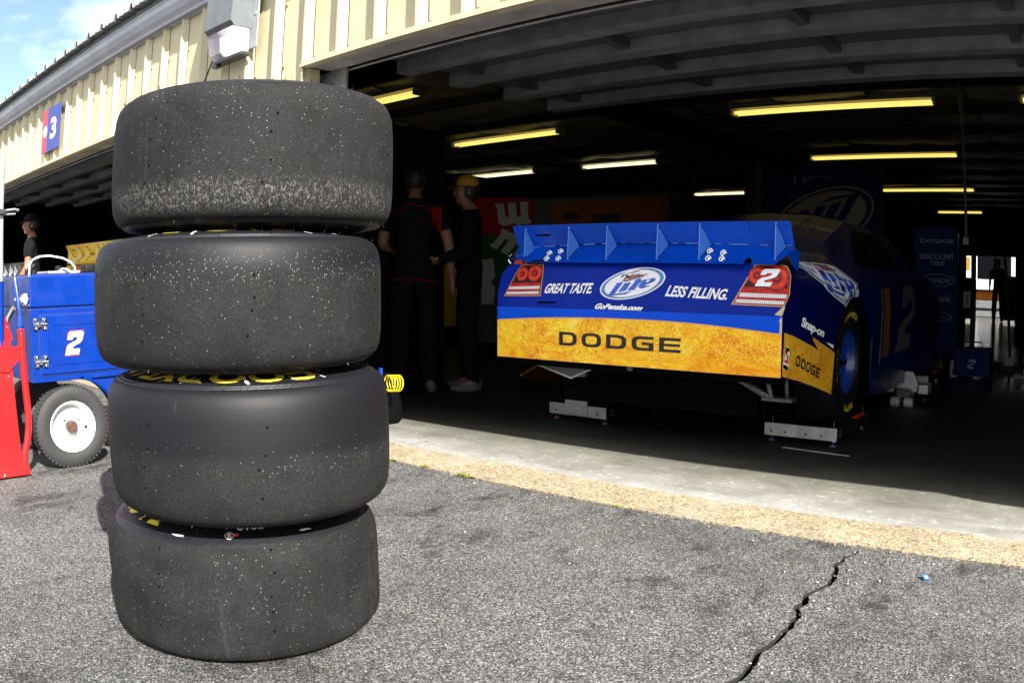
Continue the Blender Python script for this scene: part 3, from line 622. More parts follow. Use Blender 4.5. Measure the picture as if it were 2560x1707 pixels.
# ================================================================== STOCK CAR
CX, CY = -2.067, 3.42
def car_body(side=1):
    """half sections (X, Y, Z) from sill to centre line, tail to nose; car space"""
    def tail(z): return 0. if z <= .705 else .07*(z-.705)/.22
    st = []
    st.append([(.803, .0, .437), (.803, 0, .57), (.802, 0, .705), (.822, tail(.80)-.0, .80), (.815, tail(.88), .885), (.775, tail(.93), .93), (.40, tail(.942), .942), (0, tail(.947), .947)])
    st.append([(.812, .16, .405), (.822, .16, .56), (.835, .15, .72), (.845, .15, .81), (.825, .16, .895), (.755, .17, .955), (.40, .18, .972), (0, .18, .978)])
    st.append([(.835, .42, .345), (.852, .42, .54), (.870, .41, .72), (.868, .41, .83), (.825, .42, .92), (.72, .42, .972), (.40, .42, .99), (0, .42, .995)])
    def arch(Y, zb): return [(.86, Y, zb), (.872, Y, max(zb+.02, .56)), (.882, Y, max(zb+.04, .73)), (.872, Y, max(zb+.06, .85)), (.815, Y, .94), None, None, None]
    gh = lambda Y: (.70 - .13*min(1, max(0, (Y-.75)/1.05)), .985 + (1.245-.985)*min(1, max(0, (Y-.75)/1.05))**.85)
    def fin(s, Y):
        x, z = gh(Y); s[5] = (x, Y, z); s[6] = (x*.6, Y, z+.035*(min(1, max(0, (Y-.75)/1.05)))+.008); s[7] = (0, Y, z+.05*(min(1, max(0, (Y-.75)/1.05)))+.012); return s
    for Y, zb in ((.610, .290), (.615, .50), (.72, .66), (.86, .76), (1.01, .795), (1.16, .76), (1.30, .66), (1.405, .50), (1.41, .20)): st.append(fin(arch(Y, zb), Y))
    for Y in (1.8, 2.2, 2.6): st.append(fin([(.855, Y, .16), (.872, Y, .45), (.88, Y, .68), (.862, Y, .85), (.79, Y, .94), None, None, None], Y))
    def front(Y, x5, z5, xs=.87): return [(xs-.01, Y, .16), (xs, Y, .42), (xs, Y, .62), (xs-.03, Y, .80), (xs-.10, Y, .90), (x5, Y, z5), (x5*.6, Y, z5+.03), (0, Y, z5+.04)]
    st += [front(2.95, .60, 1.21), front(3.25, .66, 1.06), front(3.50, .70, .93), front(4.0, .70, .86, .86), front(4.45, .62, .74, .78), front(4.62, .5, .55, .62)]
    return st
def build_car(scheme):
    k = scheme['key']; ox, oy, oz = scheme['at']
    e = empty('race_car', (ox, oy, oz), scheme['label'], 'race car')
    T = Matrix.Translation((ox, oy, oz))
    st = car_body()
    def dense(a, b, n): return [[tuple(a[i][j]+(b[i][j]-a[i][j])*t/n for j in range(3)) for i in range(8)] for t in range(n)]
    v = []; f = []; rows = [[(-p[0], p[1], p[2]) for p in s] + [p for p in reversed(s[:-1])] for s in st]
    n = 15
    for r in rows: v += r
    for i in range(len(rows)-1):
        for j in range(n-1): a = i*n+j; f.append((a, a+1, a+1+n, a+n))
    m = MB(T); m.add(v, f)
    # tail face: lower bumper and upper tail panel
    t0 = rows[0]
    for j in range(7): m.add([t0[j], t0[j+1], t0[13-j], t0[14-j]], [(0, 1, 2, 3)], 1)
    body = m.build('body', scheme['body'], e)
    bm = bmesh.new(); bm.from_mesh(body.data); bmesh.ops.triangulate(bm, faces=bm.faces[:]); bm.to_mesh(body.data); bm.free()
    body.data.polygons.foreach_set('use_smooth', [True]*len(body.data.polygons)); body.data.set_sharp_from_angle(angle=R(28))
    und = MB(T)                  # dark floor pan and wheel wells
    und.box(-.78, .78, .05, 4.5, .40, .43); und.box(-.60, .60, .3, 4.4, .20, .42); und.box(-.79, .79, .615, 1.405, .70, .72); und.box(-.62, -.58, .3, 4.2, .2, .9); und.box(.58, .62, .3, 4.2, .2, .9)
    und.build('floor_pan', M['hole'], e)
    # rear window and side windows
    def tailY(z): return .07*(z-.705)/.22
    def on_tail(p, lift=.003): return (p[0], tailY(p[1]) - lift, p[1])
    def on_bump(p, lift=.003): return (p[0], -lift, p[1])
    # spoiler plates: bolted flange, bent blade, gussets
    def yfl(z): return .05 + .05*(z-.915)/.085
    def ybl(z): return .10 - .03*(z-1.0)/.12
    fold = [(-.735, 1.008), (-.66, 1.018), (-.42, 1.030), (-.18, 1.036), (.12, 1.033), (.35, 1.026), (.57, 1.014), (.70, 1.006), (.815, .995)]
    fb = [(-.735, 1.002), (-.72, .985), (-.665, .944), (-.44, .938), (-.18, .935), (.12, .934), (.35, .933), (.57, .932), (.60, .930), (.605, .955), (.62, .964), (.635, .955), (.645, .930), (.75, .930), (.815, .984)]
    sp = MB(T)
    def plate(poly2d, fy, th, mi=0):
        vs, fs = poly2(poly2d); n_ = len(vs)
        sp.add([(p[0], fy(p[1]), p[1]) for p in vs] + [(p[0], fy(p[1])+th, p[1]) for p in vs], fs + [tuple(i+n_ for i in reversed(t)) for t in fs] + [(i, (i+1) % n_, (i+1) % n_+n_, i+n_) for i in range(n_)], mi)
    plate(fb + list(reversed(fold)), lambda z: .02 + .08*(z-.93)/.09, .004)
    ftop = [(-.735, 1.008)] + fold[1:] + [(.822, 1.00), (.820, 1.117), (.812, 1.123), (-.728, 1.137), (-.735, 1.131)]
    yb = lambda z: .10 - .05*(z-1.015)/.11
    plate(ftop, yb, .004)
    spo = sp.build('spoiler', scheme['spoiler'], e)
    gx = [(-.655, -.632), (-.375, -.345), (-.143, -.118), (.143, .172), (.368, .400), (.748, .775)]
    for a, b in gx:              # diamond gusset: two triangular webs meeting in a ridge
        g = MB(T); zt, zf, zb = 1.112, 1.02, .957; zf = 1.022 if abs(a) < .5 else 1.012
        yt, yf, yb_ = yb(zt)-.001, .098, .02+.08*(zb-.93)/.09-.001; yr = .022
        A = (a, yt, zt); B = (a, yb_, zb); C = (a, yf, zf)
        g.add([(a, yt, zt), (a, yt-.006, zt-.004), (a, yb_-.006, zb+.003), (a, yb_, zb), (a, yf, zf), (a+.005, yt, zt), (a+.005, yt-.006, zt-.004), (a+.005, yb_-.006, zb+.003), (a+.005, yb_, zb), (a+.005, yf, zf)], [(0, 1, 2, 3, 4), (9, 8, 7, 6, 5), (0, 5, 6, 1), (1, 6, 7, 2), (2, 7, 8, 3), (3, 8, 9, 4), (4, 9, 5, 0)])
        # slanted stiffening web on the sunny side
        g.add([(a+.004, yt-.005, zt-.006), (a+.004, yb_-.004, zb+.006), (b, yf-.002, zf)], [(0, 1, 2)])
        g.build('gusset', scheme['gusset'][gx.index((a, b)) % len(scheme['gusset'])], spo, fix=False)
        w = MB(T); w.ball((a+.002, yt-.001, zt+.002), .007, 0, (1, .5, 1), 6); w.ball((a+.002, yb_-.001, zb-.002), .007, 0, (1, .5, 1), 6)
        for (p, q) in (((a+.008, yt, zt-.012), (b+.003, yf-.002, zf)), ((b+.003, yf-.002, zf), (a+.008, yb_, zb+.01))):
            pts = [tuple(p[i]+(q[i]-p[i])*t/5 for i in range(3)) for t in range(6)]; w.tube(pts, [.0022+.0012*rt.random() for _ in pts], 6)
        w.build('weld_bead', scheme['weld'], spo, smooth=60)
    w = MB(T)
    for x0, x1 in ((-.63, -.595), (-.56, -.49), (-.46, -.41), (-.31, -.24), (-.20, -.165), (-.085, -.055), (-.02, .05), (.085, .12), (.20, .235), (.275, .345), (.43, .46), (.50, .60), (.66, .695), (.785, .812)):
        w = MB(T); zf = [1.018 + (1.036-1.018)*min(1, max(0, 1-abs(x+.03)/.75)) for x in (x0, x1)]
        w.tube([(x0 + (x1-x0)*t/4, .095, zf[0]+(zf[1]-zf[0])*t/4) for t in range(5)], [.0030+.001*rt.random() for _ in range(5)], 6); w.build('weld_bead', scheme['weld'], spo, smooth=60)
    for x, z in ((-.505, .986), (-.439, .994), (-.505, .957), (-.431, .957), (.413, .989), (.485, .981), (.418, .955), (.488, .953)):
        b = MB(T); y0 = .02+.08*(z-.93)/.09; b.lathe([(1e-4, -.016), (.009, -.016), (.013, -.012), (.0135, -.002), (.016, -.002), (.016, .002)], 14, (x, y0, z), 'y'); b.lathe([(1e-4, -.0165), (.006, -.0175), (.0062, -.016)], 6, (x, y0, z), 'y', 1); b.build('bolt', [M['chrome'], M['iron']], spo, smooth=40)
    d = MB(T)
    for x, z in ((-.71, 1.12), (.80, 1.105), (-.33, .965), (-.22, .985), (-.18, .955), (-.05, .985), (.05, .99), (.09, .955), (.245, .985), (.28, .955), (.56, .975), (.69, .965), (-.55, 1.0)):
        d = MB(T); y0 = (.02+.08*(z-.93)/.09 if z < 1.02 else yb(z)) - .0008; d.add([(x, y0, z)] + [(x+.0042*cos(t*pi/5), y0, z+.0042*sin(t*pi/5)) for t in range(10)], [(0, i+1, (i+1) % 10+1) for i in range(10)]); d.build('hole', M['hole'], spo, fix=False)
    for x0, x1, z0, z1 in ((-.600, -.500, 1.078, 1.087), (.616, .619, 1.08, 1.121)):
        d = MB(T); d.add([(x0, yb(z0)-.001, z0), (x1, yb(z0)-.001, z0), (x1, yb(z1)-.001, z1), (x0, yb(z1)-.001, z1)], [(0, 1, 2, 3)]); d.build('slot', M['hole'], spo, fix=False)
    for x0, x1, z0, z1 in ((-.60, -.51, .944, .952),):
        d = MB(T); q = lambda z: .02+.08*(z-.93)/.09-.0008; d.add([(x0, q(z0), z0), (x1, q(z0), z0), (x1, q(z1), z1), (x0, q(z1), z1)], [(0, 1, 2, 3)])
    d.build('slot', M['hole'], spo, fix=False)
    if k == 'main':
        pe = MB(T)               # polished vent pipe under the left end of the spoiler
        pe.lathe([(.0225, -.055), (.026, -.057), (.026, .06), (.0215, .06), (.0215, -.055)], 20, (-.665, .01, .957), 'y'); pe.build('vent_pipe', M['chrome'], e, smooth=40)
        en = MB(T); en.prism([(-.01, .985), (.06, .93), (.13, .905), (.16, .99), (.10, 1.0)], 'x', .824, .829); en.build('spoiler_end_plate', M['spoil'], e)
    # wheels
    for sx, wy in ((1, 1.01), (-1, 1.01), (1, 3.75), (-1, 3.75)):
        wx = sx*.705; wz = .428; wroot = None
        up, dn = tyre_profile(.338, .138, .178)
        t = MB(T); prof = [(r, h) for r, h in up+dn]; t.lathe(prof, 72, (wx, wy, wz), 'x'); w_ = t.build('wheel', M['rubber'], e, smooth=40, fix=False)
        rm = MB(T); s = sx; rm.lathe([(.178, s*.10), (.184, s*.112), (.178, s*.118), (.168, s*.105), (.160, s*.07), (.13, s*.05), (.07, s*.055), (.05, s*.07), (1e-3, s*.07)], 40, (wx, wy, wz), 'x')
        for q in range(5): a = q*2*pi/5; rm.tube([(wx+s*.05, wy+.075*cos(a), wz+.075*sin(a)), (wx+s*.085, wy+.075*cos(a), wz+.075*sin(a))], .011, 6)
        rm.build('rim', scheme['rim'], w_, smooth=40, fix=False)
        lt = MB(T)
        for am, txt in ((pi*.5, 'GOODYEAR'), (-pi*.5, 'EAGLE'), (pi, 'EAGLE')):
            lt = MB(T); vs, fs = glyphs(txt, .03); out = []
            for u_, v_ in vs:
                a = am + (.65 if txt == 'EAGLE' else 1.0)*(.5-u_)*s; r = .212 + .06*v_; hh = .1225 + (.1365-.1225)*(r-.19)/(.256-.19)+.002
                out.append((wx + s*hh, wy + r*cos(a), wz + r*sin(a)))
            lt.add(out, fs); lt.build('lettering', M['yellow'], w_, fix=False)
    # tail lights: printed decals with lens pictures
    TLs = [[(.549, .750), (.806, .747), (.826, .80), (.822, .885), (.80, .925), (.77, .93), (.64, .93)],
           [(-.772, .761), (-.527, .765), (-.535, .85), (-.545, .93), (-.690, .93), (-.715, .896)]]
    if scheme.get('lights'):
        for i, P in enumerate(TLs):
            cx_ = sum(p[0] for p in P)/len(P); cz_ = sum(p[1] for p in P)/len(P)
            def sc(P, q): return [(cx_+(p[0]-cx_)*q, cz_+(p[1]-cz_)*q) for p in P]
            q = MB(T)
            for lay, (PP, mi) in enumerate(((P, 0), (sc(P, .965), 1), (sc(P, .945), 2))):
                vs, fs = poly2(PP); q.add([on_tail(p, .002+.0007*lay) for p in vs], fs, mi)
            tl = q.build('tail_light', [M['goldedge'], M['ltext'], M['lred']], e, fix=False)
            q = MB(T)
            top = [p for p in sc(P, .93) if p[1] > .80]; lo = .826
            band = ([(.595, lo), (.80, lo)] if i == 0 else [(-.735, lo), (-.538, lo)])
            PP = ([(.600, .830), (.812, .828), (.812, .885), (.79, .92), (.655, .92)] if i == 0 else [(-.735, .830), (-.540, .835), (-.552, .922), (-.685, .922), (-.705, .893)])
            vs, fs = poly2(PP); q.add([on_tail(p, .0046) for p in vs], fs, 0); q.build('lens_surround', M['ldark'], tl, fix=False)
            for (c0, c1, rr) in (((.660, .884, .043), (.760, .872, .058)) if i == 0 else ((-.674, .880, .040), (-.590, .886, .046))) if False else ([(.660, .882, .044), (.757, .872, .060)] if i == 0 else [(-.672, .879, .040), (-.590, .884, .047)]):
                for lay, (fr, mt) in enumerate(((1., 'ldark'), (.95, 'lred'), (.78, 'lred2'), (.52, 'lred'), (.34, 'ldark'), (.22, 'lred'))):
                    q = MB(T); vs, fs = poly2(ell(c0, c1, rr*fr, rr*fr*.96)); q.add([on_tail(p, .0053+.0005*lay) for p in vs], fs)
                    q.build('lamp_circle', M[mt], tl, fix=False)
            for quad in (([(.582, .786), (.812, .784), (.816, .801), (.588, .804)], [(.568, .759), (.803, .757), (.807, .772), (.573, .775)]) if i == 0 else ([(-.748, .797), (-.542, .802), (-.540, .817), (-.742, .812)], [(-.757, .770), (-.541, .776), (-.539, .790), (-.752, .784)])):
                q = MB(T); vs, fs = poly2(quad); q.add([on_tail(p, .005) for p in vs], fs); q.build('reflector_strip', M['refl'], tl, fix=False)
    return e, T, on_tail, on_bump
def decal(T, parent, name, mt, shape, mp, place, lift=.003):
    vs, fs = shape; q = MB(T); q.add([place(mp(p), lift) for p in vs], fs); return q.build(name, M[mt] if isinstance(mt, str) else mt, parent, fix=False)
def text(s, bold=.02, sp=1., slant=0.):
    vs, fs = glyphs(s, bold, sp); 
    return [(u + slant*(v-.5), v) for u, v in vs], fs
# oval beer logo, coordinates read off its 2300 x 1568 close-up
def NZ(pts): return [(x/2300, 1-y/1568) for x, y in pts]
def beer_logo(T, parent, mp, place, base=.003, pal={}):
    th = -R(15.2); c = (1097, 705)
    def E(s, dx=0, dy=0, sb=None): return ell(c[0]+dx, c[1]+dy, 893*s, 404*(sb or s), th, 64)
    tail1 = [(835, 405), (1000, 335), (1230, 280), (1450, 262), (1290, 300), (1060, 345)]
    lay = [('lwhite', poly2(NZ(E(1.0)))), ('lwhite', poly2(NZ([(700, 1158), (1000, 1130), (1290, 1068), (1100, 1070), (850, 1100)]))),
           ('lsky', poly2(NZ(E(.955, 0, 0, .92)))), ('ltext', poly2(NZ([(410, 800), (600, 640), (960, 455), (1300, 355), (1010, 390), (760, 500), (540, 640)]))), ('ltext', poly2(NZ([(900, 1065), (1250, 960), (1600, 800), (1860, 640), (1700, 790), (1300, 985)]))),
           ('ltan', poly2(NZ(E(.86, 0, 0, .86)))), ('lwhite', poly2(NZ(E(.835, 0, 0, .835)))),
           ('ltext', poly2(NZ([(930, 440), (1100, 385), (1230, 345), (1300, 358), (1120, 410)]))), ('lwhite', poly2(NZ([(830, 410), (980, 340), (1200, 290), (1330, 300), (1000, 375)])))]
    L = [(430, 1058), (500, 1000), (695, 712), (665, 705), (850, 668), (835, 700), (640, 985), (600, 1012), (935, 955), (1100, 912), (930, 998), (640, 1035)]
    I = [(745, 945), (890, 735), (895, 700), (1065, 668), (945, 885), (915, 900)]; Tt = [(990, 895), (1160, 690), (1185, 605), (1335, 555), (1310, 610), (1370, 605), (1300, 680), (1165, 860), (1215, 865)]
    Ee = [(1275, 790), (1300, 740), (1395, 605), (1690, 543), (1720, 575), (1690, 620), (1560, 690), (1470, 720), (1430, 745), (1470, 765), (1590, 748), (1380, 830), (1310, 825)]; Eh = [(1500, 605), (1590, 582), (1560, 635), (1480, 680)]
    for P in (L, I, Tt, Ee): lay.append(('ltext', poly2(NZ([(x+8, y+8) for x, y in P]))))
    for P in (L, I, Tt, Ee): lay.append(('lblue', poly2(NZ(P))))
    lay.append(('lwhite', poly2(NZ(Eh))))
    lay.append(('lbrown', poly2(NZ([(800, 650), (940, 610), (1500, 490), (1130, 590), (970, 645)]))))
    g = glyphs('Miller', .025); q = bil(NZ([(900, 610), (1480, 490), (1540, 400), (930, 470)])); lay.append(('lbrown', ([q((u+.12*(v-.5), v)) for u, v in g[0]], g[1])))
    lay.append(('ltext', poly2(NZ([(850, 615), (930, 560), (960, 500), (930, 470), (880, 480), (820, 545), (800, 520), (850, 460), (940, 445), (990, 480), (970, 545), (900, 605)]))))
    root = None
    for i, (mt, (vs, fs)) in enumerate(lay):
        vs, fs = subdiv(vs, fs, .09); mt = pal.get(mt, mt)
        if root is None: root = decal(T, parent, 'oval_logo', mt, (vs, fs), mp, place, base)
        else: decal(T, root, 'logo_layer', mt, (vs, fs), mp, place, base + .00022*i)
    return root
def main_car():
    e, T, tail, bump = build_car(dict(key='main', at=(CX, CY, 0), label='dark blue and gold stock car number 2 seen from behind on scale pads', body=[M['navy_shade'], M['navy']], spoiler=M['spoil'], gusset=[M['gusset']], weld=M['weld'], rim=M['rimblue'], lights=True))
    # bumper: bright blue band over gold beer picture
    bx = [-.801 + 1.604*i/40 for i in range(41)]
    def gz(x): return .6665 - .030*max(0, (-x-.05)/.75)**2*1. - .037*max(0, (x-.1)/.70)**1.7
    m = MB(T); m.add([p for x in bx for p in ((x, -.0028, gz(x)), (x, -.0028, .7055))], [(2*i, 2*i+2, 2*i+3, 2*i+1) for i in range(40)]); m.build('bumper_band', M['blue'], e, fix=False)
    m = MB(T); m.add([p for x in bx for p in ((x, -.0028, .4385), (x, -.0028, gz(x)-.006))], [(2*i, 2*i+2, 2*i+3, 2*i+1) for i in range(40)]); bg_ = m.build('beer_graphic', M['beer'], e, fix=False)
    m = MB(T); m.add([p for x in bx for p in ((x, -.003, gz(x)-.006), (x, -.003, gz(x)))], [(2*i, 2*i+2, 2*i+3, 2*i+1) for i in range(40)]); m.build('gold_pinstripe', M['goldedge'], e, fix=False)
    DG = {'D': ([(0, 0), (.62, 0), (.86, .06), (1, .26), (1, .74), (.86, .94), (.62, 1), (0, 1)], [[(.22, .2), (.58, .2), (.72, .25), (.78, .38), (.78, .62), (.72, .75), (.58, .8), (.22, .8)]]),
          'O': ([(.3, 0), (.7, 0), (.9, .08), (1, .3), (1, .7), (.9, .92), (.7, 1), (.3, 1), (.1, .92), (0, .7), (0, .3), (.1, .08)], [[(.34, .2), (.66, .2), (.76, .26), (.79, .38), (.79, .62), (.76, .74), (.66, .8), (.34, .8), (.24, .74), (.21, .62), (.21, .38), (.24, .26)]]),
          'G': ([(.3, 0), (1, 0), (1, .58), (.46, .58), (.46, .40), (.78, .40), (.78, .2), (.36, .2), (.25, .26), (.22, .4), (.22, .6), (.25, .74), (.36, .8), (1, .8), (1, 1), (.3, 1), (.1, .92), (0, .7), (0, .3), (.1, .08)], []),
          'E': ([(0, 0), (1, 0), (1, .2), (.22, .2), (.22, .41), (.96, .41), (.96, .59), (.22, .59), (.22, .8), (1, .8), (1, 1), (0, 1)], [])}
    def wide_word(parent, q, place, mt='ltext'):
        f = bil(q); vs = []; fs = []; x = 0; W_ = [.155, .165, .165, .175, .165]; gap = .04375
        for ch, w in zip('DODGE', W_):
            v, t = poly2(*DG[ch]); k = len(vs); vs += [f((x+p[0]*w, p[1])) for p in v]; fs += [tuple(i+k for i in tt) for tt in t]; x += w+gap
        return decal(T, parent, 'lettering', mt, (vs, fs), lambda p: p, place, .0045)
    wide_word(e, [(-.392, .5195), (.302, .5185), (.302, .586), (-.392, .588)], bump)
    for s, q, mt, bo, sl in (('GREAT TASTE.', [(-.507, .779), (-.213, .783), (-.205, .836), (-.499, .830)], 'white', .032, .035), ('LESS FILLING.', [(.207, .778), (.527, .768), (.535, .818), (.215, .830)], 'white', .032, .035), ('GoPenske.com', [(-.182, .7085), (.088, .7075), (.098, .732), (-.172, .737)], 'white', .05, .03)):
        decal(T, e, 'lettering', mt, text(s, bo, 1., sl), bil(q), tail, .0045)
    beer_logo(T, e, bil([(-.198, .684), (.279, .690), (.250, .957), (-.240, .957)]), lambda p, l: tail(p, l))
    decal(T, e, 'race_number', 'white', poly2(TWO), bil([(.655, .834), (.762, .834), (.772, .912), (.665, .912)]), tail, .010)
    decal(T, e, 'vent_slot', 'hole', poly2([(-.537, .7285), (-.421, .731), (-.421, .739), (-.537, .737)]), lambda p: p, tail, .004)
    r_ = MB(T)
    for x, z in ((.26, .728), (.285, .721), (.31, .719), (.335, .72), (.36, .722), (.37, .735), (.24, .74)): y0 = .07*(z-.705)/.22-.002; r_ = MB(T); r_.lathe([(1e-4, -.001), (.003, -.001), (.004, .001)], 8, (x, y0, z), 'y'); r_.build('rivet', M['iron'], e)
    tp = MB(T); rr = random.Random(2); L = []
    for i in range(14): z = .70 - i*.006; L += [(.789+.006*rr.random(), -.0036, z), (.8035, -.0036, z)]
    tp.add(L, [(2*i, 2*i+1, 2*i+3, 2*i+2) for i in range(13)]); tp.add([(.765, tail((0, .712))[1]-.001, .712), (.803, tail((0, .708))[1]-.001, .708), (.812, tail((0, .75))[1]-.001, .75), (.800, tail((0, .745))[1]-.001, .745)], [(0, 1, 2, 3)])
    tp.build('torn_tape', M['trim'], e, fix=False)
    # under the tail: fuel cell, brackets, pipes
    u = MB(T); u.prism([(-.735, .437), (-.30, .437), (-.30, .355), (-.385, .345)], 'y', .10, .13, 0); u.tube([(-.74, .095, .436), (-.385, .095, .343), (-.19, .095, .43)], .006, 6, 1); u.build('fuel_cell_guard', [M['iron'], M['alu']], e)
    br = MB(T); br.tube([(.50, .10, .435), (.70, .14, .325)], .016, 8); br.tube([(.68, .14, .435), (.71, .14, .325)], .013, 8); br.tube([(.78, .14, .435), (.78, .16, .325)], .010, 8); br.box(.67, .82, .11, .18, .315, .330); br.lathe([(.001, -.01), (.018, -.01), (.02, .02), (.001, .02)], 12, (.0, .05, .427), 'y'); br.tube([(.28, .08, .44), (.28, .08, .405)], .006, 6)
    br.build('jack_bracket', M['iron'], e, smooth=40)
    sh = MB(T); sh.tube([(-.62, .9, .62), (-.60, .85, .25)], .03, 10, 0); sh.tube([(-.6, 1.0, .35), (.6, 1.0, .35)], .04, 10, 1); sh.tube([(-.61, .88, .36), (-.605, .87, .27)], .037, 10, 1); sh.box(-.56, -.48, .8, .84, .20, .26, 0); sh.build('rear_suspension', [M['chrome'], M['iron']], e, smooth=40)
    return e, T, wide_word
CAR, CT, wide_word = main_car()

# decals wrapped on the curved flank of the car (nearest point on the body, lifted 2-3 mm)
from mathutils.bvhtree import BVHTree
def wrapper(body):
    me = body.data; bv = BVHTree.FromPolygons([v.co for v in me.vertices], [p.vertices for p in me.polygons])
    def place(p, lift):
        h = bv.find_nearest(Vector(p)); n = h[1]
        if n.dot(h[0] - Vector((0, h[0].y, .6))) < 0: n = -n
        return tuple(h[0] + n*lift)
    return place
def quad3(a, b, c, d):
    a, b, c, d = map(Vector, (a, b, c, d))
    return lambda p: (a*(1-p[0])+b*p[0])*(1-p[1]) + (d*(1-p[0])+c*p[0])*p[1]
def fine(sh, s): return subdiv(sh[0], sh[1], s)
def side_graphics():
    body = [c for c in CAR.children if c.name.split('.')[0] == 'body'][0]; pl = wrapper(body)
    YZ = lambda p: Vector((.86, p[0], p[1]))
    gold = [(0.004, .630), (.138, .596), (.312, .551), (.405, .525), (.306, .590), (.442, .552), (.605, .508), (.603, .300), (.42, .350), (.16, .410), (.004, .440)]
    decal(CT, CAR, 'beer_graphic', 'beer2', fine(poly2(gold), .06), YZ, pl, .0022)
    edge = [(.004, .636), (.138, .602), (.312, .557), (.398, .532), (.297, .603), (.442, .560), (.605, .515), (.605, .508), (.442, .552), (.306, .590), (.405, .525), (.312, .551), (.138, .596), (.004, .630)]
    decal(CT, CAR, 'gold_pinstripe', 'goldedge', fine(poly2(edge), .06), YZ, pl, .0026)
    decal(CT, CAR, 'white_flash', 'white', poly2([(.474, .569), (.584, .551), (.582, .531)]), YZ, pl, .0026)
    t = text('Snap-on', .045, .94)
    decal(CT, CAR, 'lettering', 'white', fine(t, .2), quad3((.83, .165, .646), (.858, .429, .583), (.864, .444, .632), (.837, .175, .702)), pl, .003)
    wide = lambda p, l: pl(quad3((.815, .147, .482), (.842, .433, .397), (.846, .439, .441), (.819, .154, .528))(p), l)
    wide_word(CAR, [(0, 0), (1, 0), (1, 1), (0, 1)], wide)
    # small S badge at the corner
    q = quad3((.806, .010, .474), (.807, .072, .457), (.812, .080, .570), (.806, .022, .585))
    decal(CT, CAR, 'badge', 'white', poly2([(0, .0), (1, 0), (.97, .27), (.88, .30), (.9, .6), (1.05, .95), (.35, 1), (.2, .78), (.28, .55), (.05, .30), (.0, .25)]), q, pl, .0024)
    decal(CT, CAR, 'badge_mark', 'ltext', poly2([(.35, .93), (.95, .90), (.86, .80), (.55, .78), (.52, .68), (.85, .58), (.72, .55), (.35, .66), (.28, .76)]), q, pl, .0028)
    decal(CT, CAR, 'badge_mark', 'redmark', poly2([(.80, .57), (.85, .38), (.78, .30), (.12, .32), (.2, .42), (.55, .42), (.6, .48), (.45, .56)]), q, pl, .0028)
    decal(CT, CAR, 'badge_mark', 'ltext', poly2([(.05, .07), (.93, .06), (.93, .20), (.05, .21)]), q, pl, .0028)
    beer_logo(CT, CAR, LOGOQ, lambda p, l: pl(p, l), .003)
    tx = quad3((.527, 1.118, 1.1), (.455, 1.555, 1.209), (.377, 1.648, 1.245), (.432, 1.251, 1.143))
    decal(CT, CAR, 'lettering', 'fwhite', fine(text('LENNOX', .01), .2), tx, pl, .003)
    arc = [(.393, 1.389, 1.182), (.355, 1.593, 1.236), (.368, 1.688, 1.257), (.424, 1.626, 1.231), (.491, 1.465, 1.187)]
    m = MB(CT); m.tube([pl(a, .003) for a in arc], .004, 5); m.build('logo_arc', M['fwhite'], CAR)
    # stripes, door number and small sponsor name ahead of the wheel
    for y0, y1, z0, z1, mt in ((1.60, 1.64, .36, .86, 'fwhite'), (1.68, 1.86, .40, .86, 'goldedge')):
        decal(CT, CAR, 'stripe', mt if mt != 'goldedge' else 'dimgold', fine(poly2([(y0, z0), (y1, z0), (y1, z1), (y0, z1)]), .1), YZ, pl, .002)
    decal(CT, CAR, 'race_number', 'dimwhite', fine(poly2(TWO), .2), quad3((.88, 2.05, .40), (.88, 2.75, .40), (.86, 2.85, .84), (.86, 2.15, .84)), pl, .003)
    # glass
    g = MB(CT); g.add([pl(p, .004) for p in [(-.50, .82, 1.01), (.50, .82, 1.01), (.44, 1.55, 1.2), (-.44, 1.55, 1.2)]], [(0, 1, 2, 3)]); g.build('rear_window', M['glass'], CAR, fix=False)
    g = MB(CT); ring = [(.815, 1.25, .955), (.80, 2.6, .955), (.62, 2.5, 1.18), (.60, 1.9, 1.20)]; g.add([pl(p, .004) for p in ring], [(0, 1, 2, 3)]); g.build('side_window', M['glass'], CAR, fix=False)
    mm = MB(CT); mm.tube([(-.52, 1.86, 1.272), (-.3, 1.84, 1.298), (0, 1.83, 1.305), (.3, 1.84, 1.298), (.53, 1.86, 1.270)], .006, 6); mm.build('roof_edge_strip', M['chrome'], CAR)
    for x in (-.42, .42):
        k = MB(CT); k.ball((x, .70, .995), .03, 0, (1.1, 1, .35), 8); k.build('deck_pin_cap', M['lred'], CAR, smooth=60)
LOGOQ = quad3((.853, .481, .698), (.967, 1.75, .435), (.833, .923, .975), (.719, -.346, 1.238))
side_graphics()

